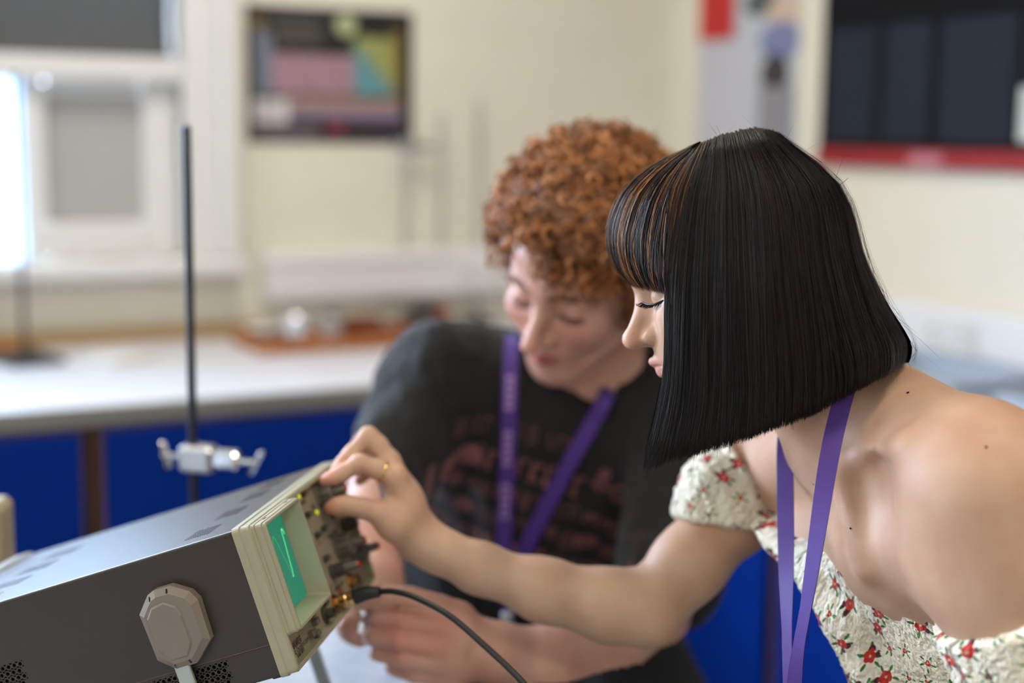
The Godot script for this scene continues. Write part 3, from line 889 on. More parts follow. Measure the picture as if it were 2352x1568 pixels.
	for q in [["HAMEG", 36.0, -113.2, 5.6, 700], ["30MHz Oscilloscope", 38.2, -118.6, 2.7, 400], ["HM303", 38.5, -123.4, 3.8, 700], ["POWER", 166.0, -16.5, 2.0, 400], ["TRIG.", 192.0, -26.5, 2.0, 400], ["TIME / DIV.", 222.0, -62.5, 2.2, 400], ["VOLTS / DIV.", 218.0, -6.2, 2.2, 400], ["CH I", 160.0, -104.5, 2.4, 700], ["Y-POS.", 256.0, -12.8, 2.0, 400], ["INTENS.", 90.0, -106.6, 1.8, 400], ["400Vp max.", 190.0, -106.6, 1.8, 400]]:
		part("lettering", text_mesh(q[0], q[3] * 0.001, 0.0002, "Droid Sans", q[4]), ink, s, Transform3D(Basis(), Vector3(q[1], q[2], 4.1) * 0.001))
	# tilting handle: octagonal hubs, flat arms, cross bar on the bench
	var hub_col := mottled(Color(0.40, 0.36, 0.315), Color(0.42, 0.38, 0.335), 0.2, 30.0, 0.45, 0.004, 5)
	var oct := [Vector2(-67, -27), Vector2(-52, -36.5), Vector2(-47.5, -45), Vector2(-48.5, -80), Vector2(-66.4, -96), Vector2(-85.1, -96.5), Vector2(-99, -84.8), Vector2(-101, -43.5), Vector2(-88.4, -29.5), Vector2(-82, -27)]
	var inner := [Vector2(-75, -38), Vector2(-66, -44), Vector2(-63, -52), Vector2(-63, -78), Vector2(-69.5, -87.5), Vector2(-85.2, -87.7), Vector2(-93.5, -76), Vector2(-93.5, -48), Vector2(-87, -40)]
	var slots := [[-70.0, -30.5], [-86.5, -33.0], [-70.5, -92.5], [-84.0, -93.0]]
	var legs := Vector3(0, 0, 0)
	for side in 2:
		# hub outlines are in (z, y); turned so that they stand out of the side
		var tz := Transform3D(Basis(Vector3(0, 0, 0.001), Vector3(0, 0.001, 0), Vector3(-0.001, 0, 0)), Vector3.ZERO) if side == 0 else Transform3D(Basis(Vector3(0, 0, 0.001), Vector3(0, 0.001, 0), Vector3(0.001, 0, 0)), Vector3(W * 0.001, 0, 0))
		var o1: Array = oct.duplicate()
		var o2: Array = inner.duplicate()
		if side == 0:
			o1.reverse()
			o2.reverse()
		st = new_st()
		prism_mm(st, o1, 0.0, 13.0, 4.5, tz)
		for i in range(1, o1.size() - 1):                # closed at the back, so that the slots can be cut out of it
			for p in [o1[0], o1[i], o1[i + 1]]:
				st.set_normal((tz.basis * Vector3.FORWARD).normalized())
				st.set_uv(Vector2.ZERO)
				st.add_vertex(tz * v3(p, 0.0))
		st.index()
		var hub := CSGMesh3D.new()
		hub.name = "handle_hub"
		hub.mesh = st.commit()
		hub.material = hub_col
		s.add_child(hub, true)
		for q in slots:
			var cut := CSGBox3D.new()
			cut.name = "slot_cut"
			cut.operation = CSGShape3D.OPERATION_SUBTRACTION
			cut.size = Vector3(0.009, 0.0036, 0.0018)
			cut.position = tz * Vector3(q[0], q[1], 12.0)
			cut.material = hub_col
			hub.add_child(cut, true)
		st = new_st()
		prism_mm(st, o2, 12.6, 14.4, 1.2, tz)
		part("hub_cap", st.commit(), hub_col, hub)
		var xx := -9.0 if side == 0 else W + 4.0
		part("handle_arm", mmbox(xx, -236.0, -87.5, xx + 5.0, -90.0, -74.0, 1.0), mat(Color(0.60, 0.62, 0.60), 0.35, 0.5), s)
	part("handle_grip", mmbox(-9.5, -242, -88.5, W + 9.5, -230, -73.0, 3.0), mat(Color(0.16, 0.16, 0.17), 0.5), s)
	for q in [[20.0, -10.0], [W - 20.0, -10.0], [20.0, -D + 12], [W - 20.0, -D + 12]]:
		part("foot", mmbox(q[0] - 8, -H - 4.0, q[1] - 8, q[0] + 8, -H + 0.5, q[1] + 8, 1.5), M.rubber, s)
	probe_lead(s)

func tops_flipped(list: Array, d: float, pitch: float) -> Array:
	var out := []
	for g in list: out.append([g[0], d - g[1] - g[3] * pitch, g[2], g[3]])
	return out

func prism_mm(st: SurfaceTool, outline: Array, z0: float, z1: float, bevel: float, t: Transform3D) -> void:
	prism(st, outline, z0, z1, bevel, t)

func screen(s: Node3D) -> void:
	# the cathode ray tube's face: green phosphor behind a graticule, with the bright trace
	var w := 420
	var h := 384
	var im := Image.create(w, h, false, Image.FORMAT_RGB8)
	var em := Image.create(w, h, false, Image.FORMAT_RGB8)
	im.fill(Color(0.02, 0.16, 0.12))
	em.fill(Color(0.045, 0.47, 0.375))
	for i in 11:
		var x := int(i * (w - 1) / 10.0)
		em.fill_rect(Rect2i(clampi(x - 1, 0, w - 2), 0, 2, h), Color(0.035, 0.42, 0.33))
	for i in 9:
		var y := int(i * (h - 1) / 8.0)
		em.fill_rect(Rect2i(0, clampi(y - 1, 0, h - 2), w, 2), Color(0.035, 0.42, 0.33))
	var to := func(u: float, v: float) -> Vector2: return Vector2((u - 11.0) / 83.5 * w, (v - 10.6) / 76.4 * h)
	var bright := [Vector2(88.5, 27.5), Vector2(87.6, 24.5), Vector2(85.6, 22.6), Vector2(83.7, 23.6), Vector2(82.9, 30), Vector2(81.6, 38), Vector2(80.2, 45), Vector2(78.6, 54), Vector2(76.6, 64.0), Vector2(75.2, 64.2)]
	var faint := [Vector2(75.2, 64.2), Vector2(73.2, 58), Vector2(70.9, 50), Vector2(67.3, 39), Vector2(64.6, 30.2), Vector2(61.0, 24.0), Vector2(58.5, 23.2), Vector2(55, 28), Vector2(48, 48), Vector2(44, 60), Vector2(40, 64), Vector2(37, 58), Vector2(30, 36), Vector2(26, 25), Vector2(22, 23), Vector2(18, 30), Vector2(12, 48)]
	for pass_ in [[faint, 3.2, Color(0.10, 0.60, 0.42)], [faint, 1.6, Color(0.16, 0.66, 0.46)], [bright, 7.5, Color(0.06, 0.56, 0.42)], [bright, 4.6, Color(0.26, 0.86, 0.48)], [bright, 2.6, Color(0.50, 1.0, 0.62)]]:
		var pts: Array = pass_[0]
		for i in pts.size() - 1:
			for k in 60:
				var p: Vector2 = pts[i].lerp(pts[i + 1], k / 60.0)
				var c: Vector2 = to.call(p.x, p.y)
				for dy in range(-8, 9):
					for dx in range(-8, 9):
						if Vector2(dx, dy).length() <= pass_[1] and c.x + dx >= 0 and c.x + dx < w and c.y + dy >= 0 and c.y + dy < h:
							em.set_pixel(int(c.x + dx), int(c.y + dy), pass_[2])
	var m := image_material(im, 0.25)
	m.emission_enabled = true
	m.emission = Color.BLACK
	m.emission_texture = ImageTexture.create_from_image(em)
	m.emission_energy_multiplier = 0.95
	var st := new_st()
	quad(st, Vector3(11, -87, 6) * 0.001, Vector3(94.5, -87, 6) * 0.001, Vector3(94.5, -10.6, 6) * 0.001, Vector3(11, -10.6, 6) * 0.001)
	part("screen", st.commit(), m, s)
	var l := AreaLight3D.new()
	l.name = "screen_light"
	l.area_size = Vector2(0.07, 0.065)
	l.light_energy = 0.0014
	l.light_color = Color(0.2, 0.95, 0.7)
	l.shadow_enabled = true
	l.transform = Transform3D(Basis(Vector3.UP, PI), Vector3(52.7, -48.8, 6.5) * 0.001)
	s.add_child(l)

func probe_lead(s: Node3D) -> void:
	var t := s.transform
	var o := t * (Vector3(160, -115.5, 8) * 0.001)
	var ax := t.basis.z
	var c := thing("probe_lead", "black test lead plugged into the oscilloscope with a brass connector", "cable", Transform3D(Basis(), o))
	var along := Transform3D(Basis(Vector3.UP.cross(ax).normalized(), ax, Vector3.UP.cross(ax).normalized().cross(ax)), Vector3.ZERO)
	part("bnc_plug", lathed([Vector2(0.0, 0.0005), Vector2(0.0062, 0.0005), Vector2(0.0072, 0.003), Vector2(0.0072, 0.009), Vector2(0.0064, 0.010), Vector2(0.0064, 0.0115), Vector2(0.0072, 0.0125), Vector2(0.0072, 0.0165), Vector2(0.0055, 0.018), Vector2(0, 0.018)], 20, along), M.brass, c)
	var p0 := ax * 0.0165
	var b0 := P(872, 1359, 1.335) - o
	part("strain_relief", bent([p0, p0.lerp(b0, 0.5) + Vector3(0, 0.0015, 0), b0], [0.0074, 0.0068, 0.0050], 14), M.rubber, c)
	var pts := [b0 + (p0 - b0) * 0.1, b0, P(905, 1358, 1.325) - o, P(955, 1372, 1.31) - o, P(1030, 1412, 1.285) - o, P(1105, 1475, 1.265) - o, P(1200, 1566, 1.24) - o, P(1270, 1660, 1.22) - o, P(1330, 1800, 1.20) - o, P(1350, 2000, 1.20) - o, P(1345, 2300, 1.2) - o]
	var cv := curve(pts, 10)
	var st := new_st()
	var rr := PackedFloat32Array()
	for p in cv: rr.append(0.0029)
	tube_into(st, cv, rr, 10)
	part("lead", st.commit(), M.rubber, c)

func bent(pts: Array, radii: Array, sides: int) -> ArrayMesh:
	var cv := curve(pts, 6)
	var rr := PackedFloat32Array()
	for i in cv.size():
		var f := float(i) / 6.0
		var k := mini(int(f), radii.size() - 2)
		rr.append(lerpf(radii[k], radii[k + 1], f - k))
	var st := new_st()
	tube_into(st, cv, rr, sides)
	return st.commit()


# ------------------------------------------------------------------ bodies: fields of tapered capsules and ellipsoids, meshed as surface nets

class Field:
	var kind := PackedInt32Array()            # 0 capsule, 1 ellipsoid, 2 half-space
	var op := PackedInt32Array()              # 1 join, -1 carve, 2 keep the inside
	var a := PackedVector3Array()
	var b := PackedVector3Array()
	var ra := PackedFloat32Array()
	var rb := PackedFloat32Array()
	var k := PackedFloat32Array()
	var inv: Array[Basis] = []
	var lo := Vector3.INF
	var hi := -Vector3.INF
	var bump = null                        # optional fine displacement
	var skip: Array[AABB] = []                # boxes left to a finer mesh

	func _add(kd: int, o: int, p: Vector3, q: Vector3, r1: float, r2: float, kk: float, bs := Basis()) -> void:
		kind.append(kd)
		op.append(o)
		a.append(p)
		b.append(q)
		ra.append(r1)
		rb.append(r2)
		k.append(maxf(kk, 0.0004))
		inv.append(bs)

	func cap(p: Vector3, q: Vector3, r1: float, r2: float, kk := 0.02, o := 1) -> void:
		_add(0, o, p, q, r1, r2, kk)
		if o == 1:
			lo = lo.min(p - Vector3.ONE * r1).min(q - Vector3.ONE * r2)
			hi = hi.max(p + Vector3.ONE * r1).max(q + Vector3.ONE * r2)

	func chain(pts: Array, rr: Array, kk := 0.015) -> void:
		for i in pts.size() - 1:
			cap(pts[i], pts[i + 1], rr[i], rr[i + 1], kk)

	func ell(c: Vector3, bs: Basis, r: Vector3, kk := 0.02, o := 1) -> void:    # bs: columns are the ellipsoid's axes
		_add(1, o, c, r, 0, 0, kk, bs.orthonormalized().transposed())
		if o == 1:
			var m := maxf(r.x, maxf(r.y, r.z))
			lo = lo.min(c - Vector3.ONE * m)
			hi = hi.max(c + Vector3.ONE * m)

	func keep(p: Vector3, n: Vector3, kk := 0.002) -> void:                      # keeps the side that n points away from
		_add(2, 2, p, n.normalized(), 0, 0, kk)

	func one(i: int, p: Vector3) -> float:
		if kind[i] == 0:
			var pa := p - a[i]
			var ba := b[i] - a[i]
			var t := clampf(pa.dot(ba) / maxf(ba.length_squared(), 1e-9), 0.0, 1.0)
			return (pa - ba * t).length() - lerpf(ra[i], rb[i], t)
		if kind[i] == 1:
			var q := inv[i] * (p - a[i])
			var r := b[i]
			var k0 := (q / r).length()
			var k1 := (q / (r * r)).length()
			return k0 * (k0 - 1.0) / k1 if k1 > 1e-9 else -minf(r.x, minf(r.y, r.z))
		return (p - a[i]).dot(b[i])

	func value(p: Vector3, list: PackedInt32Array) -> float:
		var d := 1.0
		for i in list:
			var e := one(i, p)
			var kk := k[i]
			if op[i] == 1:
				var h := maxf(kk - absf(d - e), 0.0)
				d = minf(d, e) - h * h / (4.0 * kk)
			else:
				if op[i] == -1: e = -e
				var h := maxf(kk - absf(d - e), 0.0)
				d = maxf(d, e) + h * h / (4.0 * kk)
		return d

	# vertices, normals and triangle indices of the zero surface inside the box [from, to]
	func mesh(cell: float, from: Vector3, to: Vector3) -> Array:
		const N := 8
		var span := cell * N
		var counts := ((to - from) / span).ceil()
		var all := PackedInt32Array(range(kind.size()))
		var half := span * 0.8661
		var verts := PackedVector3Array()
		var norms := PackedVector3Array()
		var cells := {}
		var edges := PackedInt64Array()
		var S := N + 1
		var v := PackedFloat32Array()
		v.resize(S * S * S)
		const SH := 1 << 20
		for bx in int(counts.x):
			for by in int(counts.y):
				for bz in int(counts.z):
					var o := from + Vector3(bx, by, bz) * span
					var c := o + Vector3.ONE * span * 0.5
					var list := PackedInt32Array()
					var near := false
					var cut := false
					for i in all:
						var e := one(i, c)
						if op[i] == 1:
							var lim := half * 2.6 + k[i] * 1.5 + cell
							if e < lim:
								list.append(i)
								near = true
						elif op[i] == -1:
							if e < half * 2.6 + k[i] * 1.5: list.append(i)
						else:
							if e > half * 1.05 + k[i]:
								cut = true
								break
							if e > -half * 1.05 - k[i]: list.append(i)
					if cut or not near: continue
					var dc := value(c, list)
					if absf(dc) > half * 2.0 + 0.006: continue
					var n := 0
					for z in S:
						for y in S:
							for x in S:
								var p := o + Vector3(x, y, z) * cell
								var d := value(p, list)
								if bump: d += bump.call(p)
								v[n] = d
								n += 1
					for z in N:
						for y in N:
							for x in N:
								var q := x + S * (y + S * z)
								var d0 := v[q]
								var d1 := v[q + 1]
								var d2 := v[q + S]
								var d3 := v[q + S + 1]
								var w := q + S * S
								var d4 := v[w]
								var d5 := v[w + 1]
								var d6 := v[w + S]
								var d7 := v[w + S + 1]
								var s := int(d0 < 0) + int(d1 < 0) + int(d2 < 0) + int(d3 < 0) + int(d4 < 0) + int(d5 < 0) + int(d6 < 0) + int(d7 < 0)
								if s == 0 or s == 8: continue
								if skip:
									var out := false
									for box in skip:
										if box.has_point(o + Vector3(x + 0.5, y + 0.5, z + 0.5) * cell): out = true
									if out: continue
								var sum := Vector3()
								var m := 0
								if (d0 < 0) != (d1 < 0): sum += Vector3(d0 / (d0 - d1), 0, 0); m += 1
								if (d2 < 0) != (d3 < 0): sum += Vector3(d2 / (d2 - d3), 1, 0); m += 1
								if (d4 < 0) != (d5 < 0): sum += Vector3(d4 / (d4 - d5), 0, 1); m += 1
								if (d6 < 0) != (d7 < 0): sum += Vector3(d6 / (d6 - d7), 1, 1); m += 1
								if (d0 < 0) != (d2 < 0): sum += Vector3(0, d0 / (d0 - d2), 0); m += 1
								if (d1 < 0) != (d3 < 0): sum += Vector3(1, d1 / (d1 - d3), 0); m += 1
								if (d4 < 0) != (d6 < 0): sum += Vector3(0, d4 / (d4 - d6), 1); m += 1
								if (d5 < 0) != (d7 < 0): sum += Vector3(1, d5 / (d5 - d7), 1); m += 1
								if (d0 < 0) != (d4 < 0): sum += Vector3(0, 0, d0 / (d0 - d4)); m += 1
								if (d1 < 0) != (d5 < 0): sum += Vector3(1, 0, d1 / (d1 - d5)); m += 1
								if (d2 < 0) != (d6 < 0): sum += Vector3(0, 1, d2 / (d2 - d6)); m += 1
								if (d3 < 0) != (d7 < 0): sum += Vector3(1, 1, d3 / (d3 - d7)); m += 1
								var f := sum / m
								var g := Vector3(
									lerpf(lerpf(d1 - d0, d3 - d2, f.y), lerpf(d5 - d4, d7 - d6, f.y), f.z),
									lerpf(lerpf(d2 - d0, d3 - d1, f.x), lerpf(d6 - d4, d7 - d5, f.x), f.z),
									lerpf(lerpf(d4 - d0, d5 - d1, f.x), lerpf(d6 - d2, d7 - d3, f.x), f.y))
								var gx := bx * N + x
								var gy := by * N + y
								var gz := bz * N + z
								var key := (gx * SH + gy) * SH + gz
								cells[key] = verts.size()
								verts.append(o + (Vector3(x, y, z) + f) * cell)
								norms.append(g.normalized())
								# edges from this cell's low corner
								if (d0 < 0) != (d1 < 0): edges.append_array([key, 0 if d0 < 0 else 1])
								if (d0 < 0) != (d2 < 0): edges.append_array([key, 2 if d0 < 0 else 3])
								if (d0 < 0) != (d4 < 0): edges.append_array([key, 4 if d0 < 0 else 5])
		var index := PackedInt32Array()
		var X := SH * SH
		var Y := SH
		for e in range(0, edges.size(), 2):
			var key := edges[e]
			var kd := edges[e + 1]
			var u := Y if kd < 2 else (1 if kd < 4 else X)
			var w := 1 if kd < 2 else (X if kd < 4 else Y)
			if not (cells.has(key - u) and cells.has(key - w) and cells.has(key - u - w)): continue
			var i0: int = cells[key]
			var i1: int = cells[key - u]
			var i2: int = cells[key - u - w]
			var i3: int = cells[key - w]
			if kd % 2 == 1: index.append_array([i0, i1, i2, i0, i2, i3])
			else: index.append_array([i0, i2, i1, i0, i3, i2])
		return [verts, norms, index]

	func everything(cell: float) -> Array:
		return mesh(cell, lo - Vector3.ONE * cell * 2.5, hi + Vector3.ONE * cell * 2.5)


func surface(nets: Array, color = null, uv = null) -> ArrayMesh:     # several [verts, norms, index] joined as one mesh
	var V := PackedVector3Array()
	var Nn := PackedVector3Array()
	var I := PackedInt32Array()
	for n in nets:
		var base := V.size()
		V.append_array(n[0])
		Nn.append_array(n[1])
		for i in n[2]: I.append(base + i)
	var arr := []
	arr.resize(Mesh.ARRAY_MAX)
	arr[Mesh.ARRAY_VERTEX] = V
	arr[Mesh.ARRAY_NORMAL] = Nn
	arr[Mesh.ARRAY_INDEX] = I
	if color:
		var C := PackedColorArray()
		for i in V.size(): C.append(color.call(V[i], Nn[i]))
		arr[Mesh.ARRAY_COLOR] = C
	if uv:
		var U := PackedVector2Array()
		for i in V.size(): U.append(uv.call(V[i], Nn[i]))
		arr[Mesh.ARRAY_TEX_UV] = U
	var am := ArrayMesh.new()
	am.add_surface_from_arrays(Mesh.PRIMITIVE_TRIANGLES, arr)
	return am

func head_into(f: Field, t: Transform3D, female: bool) -> void:
	# canonical head: x to its own left, y up, z forward; eyes at y = 0, crown at 0.12, chin at -0.11
	var sc := t.basis.x.length()
	var e := func(c: Vector3, r: Vector3, k := 0.012, o := 1): f.ell(t * c, t.basis, r * sc, k * sc, o)
	var c := func(p: Vector3, q: Vector3, r1: float, r2: float, k := 0.008, o := 1): f.cap(t * p, t * q, r1 * sc, r2 * sc, k * sc, o)
	e.call(Vector3(0, 0.034, -0.012), Vector3(0.073, 0.086, 0.094) if not female else Vector3(0.070, 0.080, 0.090))
	e.call(Vector3(0, -0.028, 0.026), Vector3(0.060, 0.070, 0.060), 0.03)
	e.call(Vector3(0, 0.042, 0.045), Vector3(0.056, 0.044, 0.044), 0.02)                 # forehead
	for s in [-1.0, 1.0]:
		c.call(Vector3(s * 0.052, -0.040, -0.004), Vector3(s * 0.018, -0.090, 0.056), 0.016, 0.016, 0.03)     # jaw
		e.call(Vector3(s * 0.037, -0.026, 0.060), Vector3(0.025, 0.023, 0.022), 0.02)     # cheek
		c.call(Vector3(s * 0.010, 0.019, 0.087), Vector3(s * 0.040, 0.019, 0.073), 0.008, 0.008, 0.014)    # brow
	e.call(Vector3(0, -0.093, 0.066), Vector3(0.020, 0.017, 0.018), 0.025)                # chin
	e.call(Vector3(0, -0.057, 0.077 if female else 0.074), Vector3(0.027, 0.025, 0.019), 0.018)                # mouth mound
	for s in [-1.0, 1.0]:
		e.call(Vector3(s * 0.030, -0.001, 0.098), Vector3(0.021, 0.012, 0.017), 0.016, -1)   # eye hollow
		e.call(Vector3(s * 0.031, -0.003, 0.0715), Vector3(0.0145, 0.0115, 0.0120), 0.004)     # lid over the eyeball
		e.call(Vector3(s * 0.076, -0.010, -0.006), Vector3(0.007, 0.030, 0.017), 0.006)      # ear
		e.call(Vector3(s * 0.080, -0.008, -0.001), Vector3(0.005, 0.020, 0.010), 0.004, -1)
	# nose
	var tip := Vector3(0, -0.0335, 0.1115) if female else Vector3(0, -0.036, 0.1145)
	c.call(Vector3(0, 0.014, 0.086), Vector3(0, -0.003, 0.0895), 0.0085, 0.0068, 0.012)
	c.call(Vector3(0, -0.003, 0.0895), tip + Vector3(0, 0.002, -0.001), 0.0064, 0.0080, 0.006)
	e.call(Vector3(0, -0.016, 0.078), Vector3(0.0125, 0.030, 0.021), 0.008)
	e.call(tip, Vector3(0.0098, 0.0086, 0.0090), 0.006)
	e.call(Vector3(0, -0.036, 0.089), Vector3(0.0125, 0.0095, 0.018), 0.008)
	for s in [-1.0, 1.0]:
		e.call(Vector3(s * 0.0132, tip.y - 0.0020, 0.0915), Vector3(0.0062, 0.0076, 0.0110), 0.004)
		e.call(Vector3(s * 0.0070, tip.y - 0.0100, 0.0975), Vector3(0.0032, 0.0028, 0.0052), 0.002, -1)
	# lips
	var lz := 0.004 if female else 0.0
	for s in [-1.0, 1.0]:
		c.call(Vector3(0, -0.0580, 0.0935 + lz), Vector3(s * 0.021, -0.0632, 0.083), 0.0052, 0.0020, 0.004)
		c.call(Vector3(0, -0.0688, 0.0905 + lz * 0.5), Vector3(s * 0.018, -0.0655, 0.083), 0.0060, 0.0022, 0.004)
		c.call(Vector3(0, -0.0633, 0.0980 + lz), Vector3(s * 0.021, -0.0642, 0.0865), 0.0010, 0.0008, 0.002, -1)
	e.call(Vector3(0, -0.0505, 0.0980), Vector3(0.003, 0.005, 0.003), 0.004, -1)             # philtrum

func px(list: Array) -> Array:          # [x, y, depth] -> points
	var out := []
	for q in list: out.append(P(q[0], q[1], q[2]))
	return out

func skin_material() -> StandardMaterial3D:
	var m := mat(Color.WHITE, 0.48)
	m.vertex_color_use_as_albedo = true
	m.metallic_specular = 0.42
	m.subsurf_scatter_enabled = true
	m.subsurf_scatter_strength = 0.12
	m.heightmap_enabled = true
	m.heightmap_texture = noise(0.12, 256, 3, 21)
	m.heightmap_scale = 0.012
	m.uv1_triplanar = true
	m.uv1_scale = Vector3.ONE * 22.0
	return m


# ------------------------------------------------------------------ the two students

var tone := FastNoiseLite.new()

func people() -> void:
	tone.seed = 5
	tone.frequency = 18.0
	tone.fractal_octaves = 3
	M.skin = skin_material()
	woman()
	man()
	lanyards()
	stools()

func child_of(person: Node3D, called: String, mesh: Mesh, m: Material) -> MeshInstance3D:   # mesh in world coordinates under a node at the person's base
	return part(called, mesh, m, person, Transform3D(Basis(), -person.position))

func hand_right(f: Field) -> void:
	# reaching hand: thumb below the knob, index finger above it, middle finger bent over
	var k := 0.006
	f.chain(px([[968, 1240, 1.420], [935, 1165, 1.405], [908, 1095, 1.395]]), [0.0200, 0.0165, 0.0118], 0.012)
	f.chain(px([[962, 1235, 1.432], [925, 1140, 1.420], [893, 1060, 1.412]]), [0.0200, 0.0165, 0.0115], 0.012)
	f.chain(px([[955, 1235, 1.445], [920, 1150, 1.440], [893, 1075, 1.432]]), [0.0180, 0.0150, 0.0110], 0.012)
	f.chain(px([[948, 1238, 1.455], [915, 1165, 1.455], [890, 1100, 1.450]]), [0.0160, 0.0135, 0.0100], 0.012)
	f.chain(px([[940, 1228, 1.410], [905, 1200, 1.395], [870, 1176, 1.388]]), [0.0175, 0.0160, 0.0118], 0.012)      # thumb's ball
	f.chain(px([[908, 1095, 1.395], [868, 1078, 1.391], [826, 1064, 1.388]]), [0.0112, 0.0092, 0.0088], k)           # index
	f.chain(px([[826, 1064, 1.388], [785, 1087, 1.386], [764, 1097, 1.386], [742, 1104, 1.386]]), [0.0086, 0.0074, 0.0066, 0.0050], k)
	f.chain(px([[893, 1060, 1.412], [868, 1022, 1.410], [846, 1000, 1.408]]), [0.0110, 0.0092, 0.0086], k)           # middle
	f.chain(px([[846, 1000, 1.408], [806, 1042, 1.404], [786, 1064, 1.402], [770, 1078, 1.400]]), [0.0085, 0.0074, 0.0066, 0.0052], k)
	f.chain(px([[893, 1075, 1.432], [866, 1042, 1.434], [848, 1024, 1.436]]), [0.0104, 0.0088, 0.0082], k)           # ring
	f.chain(px([[848, 1024, 1.436], [822, 1062, 1.430], [806, 1084, 1.426]]), [0.0080, 0.0070, 0.0054], k)
	f.chain(px([[890, 1100, 1.450], [866, 1075, 1.456], [852, 1062, 1.460]]), [0.0092, 0.0078, 0.0072], k)           # little
	f.chain(px([[852, 1062, 1.460], [834, 1090, 1.454], [824, 1106, 1.450]]), [0.0070, 0.0062, 0.0048], k)
	f.chain(px([[870, 1176, 1.388], [832, 1166, 1.382], [800, 1160, 1.380]]), [0.0112, 0.0096, 0.0092], k)           # thumb
	f.chain(px([[800, 1160, 1.380], [776, 1163, 1.381], [757, 1166, 1.382]]), [0.0090, 0.0086, 0.0062], k)

func woman() -> void:
	var base := Vector3(0.50, 0, -1.24)
	var w := thing("person", "person with a black bob and floral off-shoulder dress reaching out to turn a knob", "person", Transform3D(Basis(), base))
	var hb := cam_basis * Basis(Vector3.UP, deg_to_rad(-96)) * Basis(Vector3.RIGHT, deg_to_rad(17))
	var head := Transform3D(hb.scaled(Vector3.ONE * 0.95), P(1694, 620, 1.25))
	var f := Field.new()
	# trunk
	var neck_base := P(1950, 985, 1.275)
	var sh_l := P(2262, 1135, 1.105)
	var sh_r := P(1765, 1085, 1.465)
	var axis_l := (sh_l - sh_r).normalized()                    # towards her left
	var pelvis := Vector3(0.60, 0.72, -1.24)
	var up := (neck_base - pelvis).normalized()
	var fwd := axis_l.cross(up).normalized()
	var side := up.cross(fwd).normalized()
	var tb := Basis(side, up, fwd)
	var chest := neck_base - up * 0.165 + fwd * 0.000
	f.ell(chest, tb, Vector3(0.138, 0.160, 0.092), 0.03)
	f.ell(chest - up * 0.16, tb, Vector3(0.118, 0.150, 0.085), 0.05)
	f.ell(pelvis, tb, Vector3(0.16, 0.13, 0.11), 0.06)
	for s in [-1.0, 1.0]:
		f.ell(chest + bust(up, fwd, side, s), tb, Vector3(0.056, 0.060, 0.046), 0.035)
	f.cap(neck_base - up * 0.01, sh_l, 0.045, 0.046, 0.03)
	f.cap(neck_base - up * 0.01, sh_r, 0.045, 0.044, 0.03)
	f.cap(P(2050, 940, 1.25), P(2225, 1060, 1.125), 0.040, 0.044, 0.04)          # trapezius
	f.cap(neck_base + fwd * 0.030 - up * 0.012, sh_l + fwd * 0.020 + up * 0.016, 0.009, 0.009, 0.014)      # collar bones
	f.cap(neck_base + fwd * 0.030 - up * 0.012, sh_r + fwd * 0.020 + up * 0.016, 0.009, 0.009, 0.014)
	var neck_top := P(1775, 760, 1.252)
	f.cap(neck_base + up * 0.0, neck_top, 0.052, 0.050, 0.03)
	f.cap(neck_base + fwd * 0.026 - up * 0.01 + side * 0.016, P(1730, 830, 1.215), 0.010, 0.014, 0.018)      # neck muscle
	# near arm hangs down beside her, out of the picture
	var el_l := P(2440, 1690, 1.10)
	f.cap(sh_l, sh_l.lerp(el_l, 0.35), 0.058, 0.052, 0.05)
	f.cap(sh_l.lerp(el_l, 0.35), el_l, 0.052, 0.036, 0.05)
	var wr_l := el_l + Vector3(-0.15, -0.13, 0.08)
	f.cap(el_l, wr_l, 0.038, 0.024, 0.02)
	f.ell(wr_l + (wr_l - el_l).normalized() * 0.05, Basis.looking_at(wr_l - el_l, Vector3.UP), Vector3(0.040, 0.016, 0.055), 0.015)
	f.cap(P(2090, 1230, 1.22), P(2255, 1230, 1.13), 0.052, 0.050, 0.05)
	# far arm reaches to the oscilloscope
	f.chain(px([[1765, 1085, 1.465], [1690, 1170, 1.45], [1582, 1295, 1.42], [1490, 1402, 1.40]]), [0.046, 0.0385, 0.0325, 0.0315], 0.03)
	f.chain(px([[1490, 1402, 1.40], [1400, 1390, 1.402], [1250, 1355, 1.408], [1100, 1304, 1.414], [1005, 1262, 1.420], [968, 1240, 1.424]]), [0.0325, 0.0335, 0.0288, 0.0225, 0.0195, 0.0195], 0.02)
	hand_right(f)
	# legs under the bench
	for s in [-1.0, 1.0]:
		var hip: Vector3 = pelvis + side * s * 0.09 - Vector3(0, 0.02, 0)
		var knee: Vector3 = hip + Vector3(-0.42, -0.03, 0.0)
		var ankle: Vector3 = knee + Vector3(0.04, -0.55, 0)
		f.cap(hip, knee, 0.085, 0.058, 0.04)
		f.cap(knee, ankle, 0.056, 0.034, 0.03)
		f.cap(ankle + Vector3(0.03, -0.035, 0), ankle + Vector3(-0.14, -0.045, 0), 0.034, 0.028, 0.03)
	f.cap(P(1848, 1195, 1.41), P(1895, 1255, 1.355), 0.026, 0.040, 0.03)
	# collar bone, the hollow below it and the edge of the breast muscle
	for q in [[[1948, 1072], [1990, 1040], 0.0075], [[1990, 1040], [2070, 1018], 0.0065], [[1925, 1090], [1985, 1300], 0.009]]:
		var p0 := hit(f, q[0][0], q[0][1], 1.0, 1.5)
		var p1 := hit(f, q[1][0], q[1][1], 1.0, 1.5)
		f.cap(p0 - slope(f, p0) * 0.003, p1 - slope(f, p1) * 0.003, q[2], q[2] * 0.9, 0.022)
	for q in [[2005, 1130, 0.022]]:
		var p0 := hit(f, q[0], q[1], 1.0, 1.5)
		f.ell(p0 + slope(f, p0) * 0.015, Basis(), Vector3.ONE * q[2], 0.045, -1)
	head_into(f, head, true)
	var hc := head.origin
